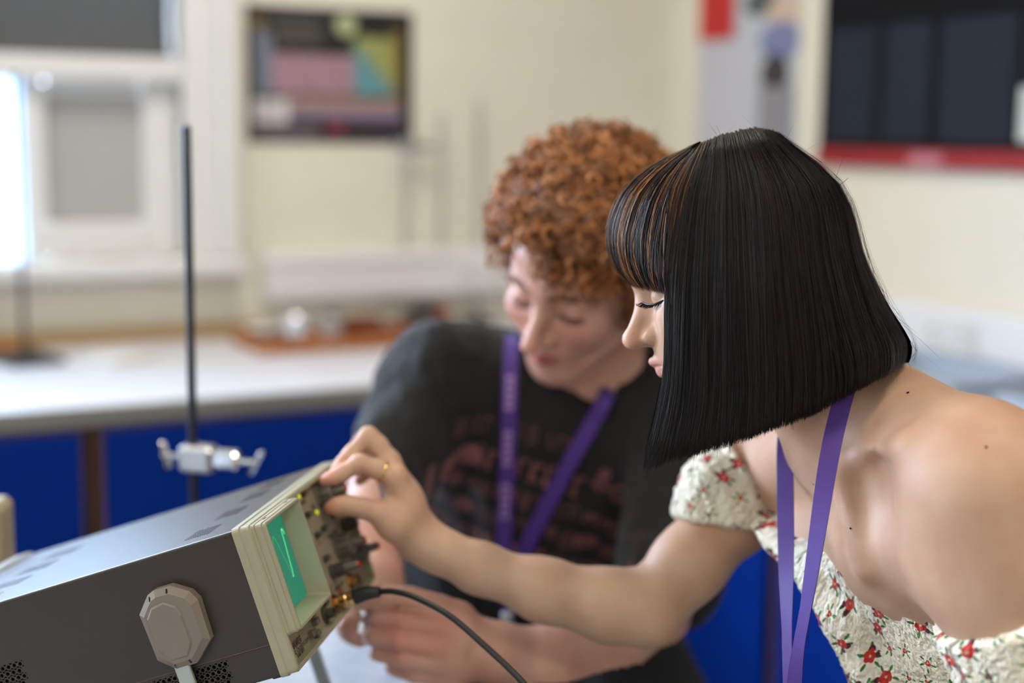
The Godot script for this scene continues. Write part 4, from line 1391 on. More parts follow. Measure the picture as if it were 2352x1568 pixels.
	var fine := AABB(P(1400, 560, 1.25) - Vector3(0, 0.20, 0.13), Vector3(0.135, 0.23, 0.26))
	fine = AABB(hc - Vector3(0.13, 0.125, 0.11), Vector3(0.14, 0.16, 0.22))
	var hand := AABB(P(745, 1010, 1.40) - Vector3(0.03, 0.15, 0.09), Vector3(0.20, 0.20, 0.18))
	var nets := []
	f.skip = [fine.grow(-0.012), hand.grow(-0.012)]
	var mid := 0.88
	nets.append(f.mesh(0.005, Vector3(f.lo.x - 0.01, mid, f.lo.z - 0.01), f.hi + Vector3.ONE * 0.01))
	f.skip = []
	nets.append(f.mesh(0.0022, fine.position, fine.end))
	nets.append(f.mesh(0.003, hand.position, hand.end))
	nets.append(f.mesh(0.014, f.lo - Vector3.ONE * 0.03, Vector3(f.hi.x + 0.03, mid + 0.02, f.hi.z + 0.03)))
	var inv := head.affine_inverse()
	var tips := px([[742, 1104, 1.386], [757, 1166, 1.382], [770, 1078, 1.40], [806, 1084, 1.426]])
	var col := func(p: Vector3, n: Vector3) -> Color:
		var t := tone.get_noise_3dv(p)
		var c := Color(0.48, 0.305, 0.212).lerp(Color(0.43, 0.25, 0.168), clampf(0.5 + t, 0, 1))
		for q in tips: c = c.lerp(Color(0.52, 0.17, 0.12), 0.75 * clampf(1.0 - (p - q).length() / 0.022, 0, 1))
		var h := inv * p
		if h.length() < 0.2:
			var lip := Vector2(h.x / 0.024, (h.y + 0.0640) / 0.0095).length()
			if h.z > 0.06 and lip < 1.0: c = c.lerp(Color(0.50, 0.20, 0.19), clampf((1.0 - lip) * 3.0, 0, 0.55))
			c = c.lerp(Color(0.50, 0.22, 0.15), 0.45 * clampf(1.0 - (h - Vector3(0, -0.035, 0.113)).length() / 0.022, 0, 1))
			c = c.lerp(Color(0.50, 0.26, 0.19), 0.3 * clampf(1.0 - (h - Vector3(0.037, -0.026, 0.075)).length() / 0.03, 0, 1))
			var lid := Vector2((absf(h.x) - 0.031) / 0.017, (h.y + 0.012) / 0.0022).length()
			if h.z > 0.06 and lid < 1.0: c = c.lerp(Color(0.05, 0.035, 0.03), 0.85)
		return c
	child_of(w, "body", surface(nets, col), M.skin)
	for q in [[2085, 901, 0.0013], [2265, 1026, 0.0011], [1953, 1213, 0.0008], [1868, 1112, 0.0007]]:
		var p0 := hit(f, q[0], q[1], 1.0, 1.5)
		var nn := slope(f, p0)
		var bs := Basis(nn.cross(Vector3.UP).normalized(), nn, nn.cross(nn.cross(Vector3.UP)).normalized())
		child_of(w, "mole", lathed([Vector2(q[2], -0.0004), Vector2(q[2] * 0.8, 0.0002), Vector2(0, 0.0004)], 10, Transform3D(bs, p0)), mat(Color(0.38, 0.20, 0.15), 0.6))
	finger_ring()
	dress(w, tb, chest, pelvis, sh_l, el_l)
	bob(w, head)
	lashes(w, head)


func finger_ring() -> void:
	var a := P(908, 1095, 1.395)
	var b := P(868, 1078, 1.391)
	var c := a.lerp(b, 0.72)
	var ax := (b - a).normalized()
	var bs := Basis(ax.cross(Vector3.UP).normalized(), ax, ax.cross(Vector3.UP).normalized().cross(ax))
	whole("ring", lathed([Vector2(0.0098, -0.0014), Vector2(0.0110, -0.0012), Vector2(0.0112, 0), Vector2(0.0110, 0.0012), Vector2(0.0098, 0.0014)], 28), M.brass, "thin gold ring on a finger of the hand turning the knob", "ring", Transform3D(bs, c))
	var o := P(836, 1420, 1.452)
	var clip := thing("test_clip", "small silvery test clip held between the fingers of the person in black", "clip", Transform3D(cam_basis, o))
	for q in [[-0.001, 0.009, 0.3], [-0.003, -0.009, -0.2]]:
		part("jaw", box(Vector3(-0.0035, -0.0065, -0.002), Vector3(0.0035, 0.0065, 0.002), 0.001), M.chrome, clip, Transform3D(Basis(Vector3.BACK, q[2]), Vector3(q[0], q[1], 0)))
	part("pin", tube([Vector3(-0.001, 0.012, -0.001), Vector3(-0.003, -0.012, -0.001)], 0.0014, 8), M.steel, clip)
func hit(f: Field, x: float, y: float, near: float, far: float) -> Vector3:      # first point of a field's surface along the sight line of a pixel
	var all := PackedInt32Array(range(f.kind.size()))
	var d := near
	for i in 90:
		var v := f.value(P(x, y, d), all)
		if v < 0.0004: break
		d += v * 0.8
		if d > far: return P(x, y, far)
	return P(x, y, d)

func slope(f: Field, p: Vector3) -> Vector3:
	var all := PackedInt32Array(range(f.kind.size()))
	var e := 0.003
	return Vector3(f.value(p + Vector3(e, 0, 0), all) - f.value(p - Vector3(e, 0, 0), all), f.value(p + Vector3(0, e, 0), all) - f.value(p - Vector3(0, e, 0), all), f.value(p + Vector3(0, 0, e), all) - f.value(p - Vector3(0, 0, e), all)).normalized()


# ------------------------------------------------------------------ floral dress

var flowers: StandardMaterial3D

func flower_cloth() -> StandardMaterial3D:
	var n := 1024
	var im := Image.create(n, n, false, Image.FORMAT_RGB8)
	im.fill(Color(0.90, 0.875, 0.80))
	var r := RandomNumberGenerator.new()
	r.seed = 77
	var spots := []
	for tries in 900:
		var p := Vector2(r.randf(), r.randf())
		var ok := true
		for q in spots:
			var dd: Vector2 = (p - q).abs()
			dd = Vector2(minf(dd.x, 1.0 - dd.x), minf(dd.y, 1.0 - dd.y))
			if dd.length() < 0.097: ok = false
		if ok: spots.append(p)
	var dot := func(c: Vector2, rx: float, ry: float, rot: float, col: Color):
		var m := int(maxf(rx, ry) * n) + 1
		for y in range(-m, m + 1):
			for x in range(-m, m + 1):
				var q := Vector2(x, y).rotated(-rot) / n
				if Vector2(q.x / rx, q.y / ry).length() < 1.0:
					im.set_pixel(posmod(int(c.x * n) + x, n), posmod(int(c.y * n) + y, n), col)
	var red := Color(0.66, 0.10, 0.06)
	var wine := Color(0.28, 0.05, 0.14)
	var green := Color(0.16, 0.42, 0.14)
	for p in spots:
		var big := r.randf() < 0.6
		var a := r.randf() * TAU
		var s := 0.0225 if big else 0.016
		for k in 5:
			var b := a + TAU * k / 5 + r.randf_range(-0.3, 0.3)
			dot.call(p + Vector2.from_angle(b) * s * r.randf_range(1.5, 2.1), s * 0.75, s * 0.28, b, green)
		if big:
			dot.call(p + Vector2.from_angle(a) * s * 1.1, s * 0.8, s * 0.6, a, wine)
			dot.call(p + Vector2.from_angle(a + 1.2) * s * 1.5, s * 0.5, s * 0.5, a, wine)
			for k in 5: dot.call(p + Vector2.from_angle(a + TAU * k / 5) * s * 0.60, s * 0.66, s * 0.55, a, red if k % 2 else Color(0.74, 0.14, 0.07))
			dot.call(p, s * 0.28, s * 0.24, a, Color(0.85, 0.70, 0.60))
		else:
			var c := red if r.randf() < 0.5 else wine
			for k in 3: dot.call(p + Vector2.from_angle(a + TAU * k / 3) * s * 0.45, s * 0.55, s * 0.45, a, c)
			dot.call(p, s * 0.22, s * 0.2, a, Color(0.80, 0.62, 0.45))
	var m := mat(Color.WHITE, 0.8)
	m.albedo_texture = ImageTexture.create_from_image(im)
	# crinkled smocking: narrow upright folds
	var hm := Image.create(512, 512, false, Image.FORMAT_L8)
	var f := FastNoiseLite.new()
	f.seed = 9
	f.frequency = 1.0
	f.fractal_octaves = 2
	for y in 512:
		for x in 512:
			var w := TAU / 512.0
			var v := f.get_noise_3d(cos(x * w) * 5.2, sin(x * w) * 5.2, y * 0.030) * 0.6 + f.get_noise_3d(cos(x * w) * 10.5 + 40.0, sin(x * w) * 10.5, y * 0.075) * 0.5
			var edge := absf(y - 256.0) / 256.0
			if edge > 0.9: v *= 1.0 - (edge - 0.9) * 8.0
			hm.set_pixel(x, y, Color.from_hsv(0, 0, clampf(0.5 + v, 0, 1)))
	m.heightmap_enabled = true
	m.heightmap_texture = ImageTexture.create_from_image(hm)
	m.heightmap_scale = 0.35
	m.rim_enabled = true
	m.rim = 0.3
	return m

func dress(w: Node3D, tb: Basis, chest: Vector3, pelvis: Vector3, sh_l: Vector3, el_l: Vector3) -> Field:
	flowers = flower_cloth()
	var up := tb.y
	var fwd := tb.z
	var side := tb.x
	var f := Field.new()
	var g := 0.007
	var o := Vector3.ONE * g
	f.ell(chest, tb, Vector3(0.138, 0.160, 0.092) + o, 0.03)
	f.ell(chest - up * 0.16, tb, Vector3(0.118, 0.150, 0.085) + o, 0.05)
	f.ell(pelvis, tb, Vector3(0.16, 0.13, 0.11) + o * 1.5, 0.06)
	for s in [-1.0, 1.0]:
		f.ell(chest + bust(up, fwd, side, s), tb, Vector3(0.056, 0.060, 0.046) + o, 0.035)
		var hip: Vector3 = pelvis + side * s * 0.09 - Vector3(0, 0.02, 0)
		f.cap(hip, hip + Vector3(-0.40, -0.02, 0), 0.10, 0.085, 0.06)
	# neckline: everything above a slanting plane is left bare
	var A := P(1806, 1212, 1.352)
	var B := P(2000, 1345, 1.20)
	var C := P(2348, 1000, 1.32)
	var n := (B - A).cross(C - A).normalized()
	if n.dot(P(1700, 600, 1.25) - B) < 0: n = -n
	f.chain(px([[1750, 1172, 1.40], [1806, 1232, 1.352], [1888, 1325, 1.30], [1955, 1425, 1.275], [2030, 1560, 1.265]]), [0.020, 0.018, 0.018, 0.022, 0.03], 0.02)
	f.keep(B, n, 0.004)
	# sleeves: a band round the near upper arm, a puff on the far one
	var arm := (el_l - sh_l).normalized()
	var fn := Field.new()
	fn.cap(sh_l.lerp(el_l, 0.20), sh_l.lerp(el_l, 0.85), 0.077, 0.062, 0.02)
	fn.keep(P(2290, 1404, 1.09), cam_basis * Vector3(-0.55, 0.84, 0.1), 0.004)
	fn.keep(sh_l.lerp(el_l, 0.74), arm, 0.004)
	var fs := Field.new()
	fs.chain(px([[1800, 1070, 1.46], [1720, 1095, 1.455], [1668, 1150, 1.44], [1650, 1185, 1.435]]), [0.050, 0.050, 0.046, 0.043], 0.02)
	fs.cap(P(1622, 1110, 1.425), P(1606, 1160, 1.425), 0.022, 0.018, 0.02)
	fs.cap(P(1600, 1175, 1.415), P(1735, 1195, 1.425), 0.014, 0.016, 0.012)
	var e0 := P(1686, 1032, 1.43)
	var e1 := P(1792, 1200, 1.40)
	fs.keep(e0, (e1 - e0).cross(P(1740, 1116, 1.0) - P(1740, 1116, 2.0)) * -1.0, 0.004)
	var c0 := P(1574, 1196, 1.42)
	var c1 := P(1750, 1222, 1.42)
	var cn := (c1 - c0).cross(P(1660, 1200, 1.0) - P(1660, 1200, 2.0))
	fs.keep(c0, cn if cn.y < 0 else -cn, 0.004)
	var crinkle := FastNoiseLite.new()
	crinkle.seed = 4
	crinkle.frequency = 55.0
	crinkle.fractal_octaves = 2
	f.bump = func(p: Vector3) -> float:
		var q := p - chest
		return crinkle.get_noise_3d(q.dot(side) * 2.0, q.dot(up) * 0.55, q.dot(fwd) * 2.0) * 0.0035
	var nets := [f.mesh(0.0036, Vector3(f.lo.x - 0.01, 0.90, f.lo.z - 0.01), f.hi + Vector3.ONE * 0.01)]
	for g2 in [fn, fs]:
		g2.bump = f.bump
		nets.append(g2.everything(0.0036))
	f.bump = null
	nets.append(f.mesh(0.014, f.lo - Vector3.ONE * 0.03, Vector3(f.hi.x + 0.03, 0.915, f.hi.z + 0.03)))
	var uv := func(p: Vector3, _n: Vector3) -> Vector2:
		var q := p - chest
		for sl in [[P(1800, 1060, 1.46), P(1640, 1195, 1.435), 0.075], [sh_l, el_l, 0.085]]:       # sleeves carry the print round the arm
			var ad: Vector3 = (sl[1] - sl[0]).normalized()
			var e: Vector3 = p - sl[0]
			var l := e.dot(ad)
			var across := e - ad * l
			if across.length() < sl[2] and l > 0.02 and (q.dot(side) < -0.125 or q.dot(side) > 0.125):
				var u0 := ad.cross(fwd).normalized()
				return Vector2(atan2(across.dot(u0), across.dot(ad.cross(u0))) * 0.05 / 0.19 + 0.3, l / 0.19)
		return Vector2(atan2(q.dot(side), q.dot(fwd)) * 0.115 / 0.19, -q.dot(up) / 0.19)
	child_of(w, "dress", surface(nets, null, uv), flowers)
	return f

func bust(up: Vector3, fwd: Vector3, side: Vector3, s: float) -> Vector3:
	return -up * 0.055 + fwd * 0.046 + side * s * 0.060


# ------------------------------------------------------------------ black bob with a fringe

const GUIDES := [
	[[1612, 333], [1562, 430], [1532, 560], [1526, 700], [1522, 880], [1478, 1074]],
	[[1640, 320], [1606, 450], [1588, 620], [1582, 780], [1574, 920], [1545, 1058]],
	[[1660, 312], [1665, 450], [1668, 620], [1670, 780], [1670, 920], [1660, 1032]],
	[[1700, 302], [1740, 450], [1752, 620], [1762, 780], [1768, 900], [1765, 992]],
	[[1732, 297], [1815, 440], [1842, 620], [1860, 770], [1868, 880], [1865, 955]],
	[[1752, 299], [1872, 430], [1908, 600], [1942, 740], [1965, 830], [1965, 900]],
	[[1768, 303], [1915, 425], [1962, 590], [2005, 715], [2040, 800], [2035, 862]],
	[[1782, 307], [1930, 430], [1985, 590], [2032, 690], [2086, 785], [2078, 836]],
]
const FRINGE_MID := [[1612, 332], [1510, 378], [1436, 436], [1402, 510], [1400, 568], [1420, 618], [1458, 658]]
const FRINGE_SIDE := [[1614, 333], [1576, 395], [1546, 470], [1533, 545], [1529, 600], [1530, 640], [1536, 676]]

func along(list: Array, t: float) -> Vector2:                 # smooth interpolation of pixel points
	var n := list.size()
	var f := clampf(t, 0.0, 1.0) * (n - 1)
	var i := mini(int(f), n - 2)
	var a: Array = list[maxi(i - 1, 0)]
	var b: Array = list[i]
	var c: Array = list[i + 1]
	var d: Array = list[mini(i + 2, n - 1)]
	return Vector2(b[0], b[1]).cubic_interpolate(Vector2(c[0], c[1]), Vector2(a[0], a[1]), Vector2(d[0], d[1]), f - i)

func bob_point(s: float, t: float) -> Vector3:                 # near half of the hair; s from the face to the back, t from parting to hem
	var f := clampf(s, 0.0, 1.0) * (GUIDES.size() - 1)
	var i := mini(int(f), GUIDES.size() - 2)
	var p := along(GUIDES[i], t).lerp(along(GUIDES[i + 1], t), f - i)
	var wide := lerpf(0.069, 0.098, clampf(s / 0.45, 0, 1)) if s < 0.45 else 0.098 * sqrt(maxf(0.0, 1.0 - pow((s - 0.45) / 0.55, 3.0)))
	var k := 1.0 - minf(t / 0.52, 1.0)
	return P(p.x, p.y, 1.252 - wide * sqrt(1.0 - k * k) * (1.0 - 0.10 * maxf(0.0, t - 0.6)))

func fringe_point(a: float, t: float) -> Vector3:
	var m := pow(absf(a), 1.6)
	var p := along(FRINGE_MID, t).lerp(along(FRINGE_SIDE, t), m)
	var k := 1.0 - minf(t / 0.92, 1.0)
	return P(p.x, p.y, 1.252 - 0.0705 * absf(a) * sqrt(1.0 - k * k))

func strand(V: PackedVector3Array, Nn: PackedVector3Array, C: PackedColorArray, I: PackedInt32Array, pts: PackedVector3Array, out: PackedVector3Array, width: float, col: Color, tip = null, turn := 1.0) -> void:
	var n := pts.size()
	var base := V.size()
	for i in n:
		var tn := (pts[mini(i + 1, n - 1)] - pts[maxi(i - 1, 0)]).normalized()
		var sd := tn.cross(out[i]).normalized()
		var wd := width * (1.0 if i < n - 2 else (0.75 if i == n - 2 else 0.15)) * 0.5
		V.append(pts[i] - sd * wd)
		V.append(pts[i] + sd * wd)
		Nn.append((out[i] - sd * 0.7).normalized())
		Nn.append((out[i] + sd * 0.7).normalized())
		var cc := col if tip == null else col.lerp(tip, smoothstep(turn - 0.15, turn + 0.15, float(i) / n))
		C.append(cc)
		C.append(cc)
	for i in n - 1:
		var q := base + i * 2
		I.append_array([q, q + 2, q + 1, q + 1, q + 2, q + 3])

func bob(w: Node3D, head: Transform3D) -> void:
	var r := RandomNumberGenerator.new()
	r.seed = 11
	var mid := head.origin
	var nx := head.basis.x.normalized()
	var mirror := func(p: Vector3) -> Vector3: return p - nx * 2.0 * (p - mid).dot(nx)
	var V := PackedVector3Array()
	var Nn := PackedVector3Array()
	var C := PackedColorArray()
	var I := PackedInt32Array()
	var cen := mid + head.basis.y * 0.02
	# the mass of hair beneath the visible strands
	for half in 2:
		for layer in 3:
			var nu: int = [44, 26, 10][layer]
			var nv := 22
			var base := V.size()
			for i in nu + 1:
				for j in nv + 1:
					var p: Vector3
					if layer == 0: p = bob_point(float(i) / nu, float(j) / nv * 0.955)
					elif layer == 1: p = fringe_point(float(i) / nu, float(j) / nv * 0.975)
					else: p = bob_point(0.0, float(j) / nv * 0.97).lerp(fringe_point(1.0, float(j) / nv), 0.0) + (mid - bob_point(0.0, float(j) / nv)).slide(head.basis.y.normalized()) * (0.02 * i)
					var o := (p - cen).slide(head.basis.y.normalized()).normalized()
					p -= o * 0.0035
					if half: p = mirror.call(p)
					V.append(p)
					Nn.append(o if not half else (mirror.call(cen + o) - mirror.call(cen)).normalized())
					C.append(Color(0.006, 0.005, 0.0055))
			for i in nu:
				for j in nv:
					var q := base + i * (nv + 1) + j
					if (V[q + 1] - V[q]).cross(V[q + nv + 1] - V[q]).dot(Nn[q]) < 0.0: I.append_array([q, q + 1, q + nv + 1, q + 1, q + nv + 2, q + nv + 1])
					else: I.append_array([q, q + nv + 1, q + 1, q + 1, q + nv + 1, q + nv + 2])
	# strands
	var wave := FastNoiseLite.new()
	wave.seed = 3
	wave.frequency = 1.0
	for k in 11000:
		var far := k % 4 == 3
		var s := r.randf() if k % 9 else r.randf() * 0.10
		var lead := r.randf_range(0.0, 1.0) if s < 0.06 and r.randf() < 0.6 else 0.0      # front strands mingle with the fringe
		var seg := 16
		var pts := PackedVector3Array()
		var out := PackedVector3Array()
		var lift := r.randf_range(-0.002, 0.0022)
		var t1 := 1.0 + r.randf_range(-0.045, 0.006) + 0.016 * wave.get_noise_1d(s * 70.0) + (0.02 if r.randf() < 0.1 else 0.0)
		var t0 := r.randf_range(0.0, 0.02) if r.randf() < 0.8 else r.randf_range(0.05, 0.45)
		var drift := r.randf_range(-0.012, 0.012)
		var ph := r.randf() * 40.0
		for i in seg + 1:
			var t := lerpf(t0, t1, float(i) / seg)
			var ss := clampf(s + drift * t + 0.010 * wave.get_noise_2d(ph, t * 2.0) + 0.006 * sin(t * 3.0 + floorf(s * 34.0)), 0.0, 1.0)
			var p := bob_point(ss, minf(t, 1.0))
			if lead > 0.0: p = p.lerp(fringe_point(0.80, minf(t * 1.5, 1.0)), 0.75 * lead * smoothstep(0.0, 0.12, t) * (1.0 - smoothstep(0.16, 0.42, t)))
			if t > 1.0: p += (bob_point(ss, 1.0) - bob_point(ss, 0.96)) * (t - 1.0) / 0.04
			var du := bob_point(minf(ss + 0.01, 1.0), minf(t, 1.0)) - bob_point(maxf(ss - 0.01, 0.0), minf(t, 1.0))
			var dv := bob_point(ss, minf(t + 0.02, 1.0)) - bob_point(ss, maxf(t - 0.02, 0.0))
			var o := dv.cross(du).normalized()
			if o.dot(p - cen) < 0: o = -o
			p += o * (lift + 0.0016 * wave.get_noise_2d(s * 60.0, t * 0.8) + 0.004 * maxf(0, t - 0.93) * r.randf_range(-8.0, 8.0))
			if far:
				p = mirror.call(p)
				o = (o - nx * 2.0 * o.dot(nx))
			pts.append(p)
			out.append(o)
		var v := r.randf_range(0.4, 2.0)
		var col := Color(0.0065 * v, 0.0054 * v, 0.0058 * v)
		if r.randf() < 0.03: col = Color(0.022, 0.014, 0.010)
		var black := col
		if s < 0.12 and r.randf() < 0.28 * (1.0 - s / 0.12): col = Color(0.17, 0.07, 0.022) * r.randf_range(0.3, 1.1)      # dyed streaks that end at the fringe's height
		strand(V, Nn, C, I, pts, out, r.randf_range(0.0004, 0.0008), col, black, r.randf_range(0.2, 0.38))
	for k in 3400:
		var a := r.randf_range(-1.0, 1.0)
		var pts := PackedVector3Array()
		var out := PackedVector3Array()
		var lift := r.randf_range(-0.002, 0.003)
		var t1 := 1.0 + r.randf_range(-0.06, 0.02)
		var drift := r.randf_range(-0.10, 0.10)
		for i in 15:
			var t := t1 * i / 14.0
			var aa := clampf(a + drift * t * t, -1.0, 1.0)
			var p := fringe_point(aa, minf(t, 1.0))
			var dv := fringe_point(aa, minf(t + 0.03, 1.0)) - fringe_point(aa, maxf(t - 0.03, 0.0))
			var du := fringe_point(aa + 0.02, minf(t, 1.0)) - fringe_point(aa - 0.02, minf(t, 1.0)) + nx * 0.0006
			var o := dv.cross(du).normalized()
			if o.dot(p - cen) < 0: o = -o
			if aa < 0:
				p = mirror.call(p)
				o = (o - nx * 2.0 * o.dot(nx))
			p += o * (lift + 0.0016 * wave.get_noise_2d(a * 26.0 + 90.0, t * 0.8))
			pts.append(p)
			out.append(o)
		var v := r.randf_range(0.4, 2.0)
		var col := Color(0.0065 * v, 0.0054 * v, 0.0058 * v)
		if r.randf() < 0.42 * (1.0 - 0.5 * absf(a)): col = Color(0.25, 0.105, 0.032) * r.randf_range(0.3, 1.2)
		strand(V, Nn, C, I, pts, out, r.randf_range(0.0004, 0.0008), col)
	# stray hairs
	for k in 90:
		var s := r.randf_range(0.25, 1.0)
		var t := r.randf_range(0.0, 0.25) if k % 3 else r.randf_range(0.5, 0.95)
		if k % 3 == 0: s = r.randf_range(0.9, 1.0)
		var p := bob_point(s, t)
		var o := (p - cen).normalized()
		var tn := (bob_point(s, minf(t + 0.1, 1.0)) - bob_point(s, maxf(t - 0.02, 0.0))).normalized()
		tn = (tn * (1.0 if k % 3 == 0 else -0.4 + r.randf() * 1.4) + Vector3(r.randf_range(-0.5, 0.5), r.randf_range(-0.2, 0.5), r.randf_range(-0.4, 0.4))).normalized()
		var pts := PackedVector3Array()
		var out := PackedVector3Array()
		var lng := r.randf_range(0.02, 0.06) if k % 3 == 0 else r.randf_range(0.012, 0.03)
		var up_ := r.randf_range(0.05, 0.3)
		for i in 9:
			var q := i / 8.0
			pts.append(p + tn * lng * q + o * lng * up_ * (q - 0.7 * q * q))
			out.append(o)
		strand(V, Nn, C, I, pts, out, 0.00022, Color(0.015, 0.012, 0.012))
	var arr := []
	arr.resize(Mesh.ARRAY_MAX)
	arr[Mesh.ARRAY_VERTEX] = V
	arr[Mesh.ARRAY_NORMAL] = Nn
	arr[Mesh.ARRAY_COLOR] = C
	arr[Mesh.ARRAY_INDEX] = I
	var am := ArrayMesh.new()
	am.add_surface_from_arrays(Mesh.PRIMITIVE_TRIANGLES, arr)
	var m := mat(Color.WHITE, 0.42)
	m.vertex_color_use_as_albedo = true
	m.metallic_specular = 0.22
	var h := child_of(w, "hair", am, m)
	h.set_meta("label", "straight black bob with brown streaks in the fringe")

func lashes(w: Node3D, _head: Transform3D) -> void:
	var st := new_st()
	var r := RandomNumberGenerator.new()
	r.seed = 2
	var line := curve(px([[1476, 694, 1.222], [1487, 699, 1.213], [1500, 699, 1.206], [1512, 695, 1.203], [1524, 690, 1.203]]), 10)
	var rr := PackedFloat32Array()
	for p in line: rr.append(0.0008)
	tube_into(st, line, rr, 5)
	for i in 46:
		var p: Vector3 = line[int(i / 46.0 * (line.size() - 1))]
		var f := i / 46.0
		var d := (cam_basis * Vector3(-0.75 + 0.5 * f + r.randf_range(-0.2, 0.2), -0.45 + r.randf_range(-0.15, 0.15), 0.25)).normalized()
		var lng := lerpf(0.0075, 0.0045, f)
		var u := cam_basis.y * lng
		var pts := PackedVector3Array([p, p + d * lng * 0.5 - u * 0.02, p + d * lng * 0.85 + u * 0.05, p + d * lng + u * 0.22])
		tube_into(st, pts, PackedFloat32Array([0.00032, 0.00028, 0.0002, 0.00006]), 4)
	var l := child_of(w, "eyelashes", st.commit(), mat(Color(0.02, 0.015, 0.015), 0.5))
	l.set_meta("label", "dark lowered eyelashes")


# ------------------------------------------------------------------ seated student in black

var shirt_field: Field

func hand_left(f: Field) -> void:
	# loosely closed hand resting on its side: thumb on top, four fingers pointing to the picture's left
	var k := 0.0028
	f.chain(px([[1085, 1478, 1.475], [1050, 1425, 1.465], [1012, 1396, 1.458]]), [0.025, 0.018, 0.0130], 0.012)
	f.chain(px([[1085, 1482, 1.47], [1050, 1460, 1.455], [1014, 1441, 1.448]]), [0.025, 0.019, 0.0130], 0.012)
	f.chain(px([[1085, 1490, 1.47], [1045, 1490, 1.455], [1004, 1484, 1.446]]), [0.025, 0.019, 0.0130], 0.010)
	f.chain(px([[1085, 1498, 1.47], [1045, 1516, 1.458], [1004, 1522, 1.450]]), [0.025, 0.019, 0.0125], 0.010)
	f.chain(px([[1085, 1504, 1.47], [1048, 1538, 1.465], [1010, 1552, 1.458]]), [0.024, 0.017, 0.0110], 0.010)
	f.chain(px([[1012, 1394, 1.456], [945, 1372, 1.448], [885, 1368, 1.446], [826, 1384, 1.448]]), [0.0128, 0.0112, 0.0112, 0.0078], k)       # thumb
	f.chain(px([[1014, 1441, 1.448], [926, 1425, 1.440], [864, 1416, 1.444], [846, 1422, 1.464]]), [0.0128, 0.0108, 0.0094, 0.0080], k)      # index
	f.chain(px([[1004, 1484, 1.446], [916, 1471, 1.436], [860, 1460, 1.444], [846, 1464, 1.466]]), [0.0128, 0.0109, 0.0095, 0.0080], k)
	f.chain(px([[1004, 1522, 1.450], [926, 1512, 1.440], [874, 1500, 1.450], [864, 1502, 1.470]]), [0.0122, 0.0104, 0.0090, 0.0076], k)
	f.chain(px([[1010, 1552, 1.458], [952, 1548, 1.450], [908, 1536, 1.458], [898, 1534, 1.474]]), [0.0108, 0.0090, 0.0078, 0.0068], k)

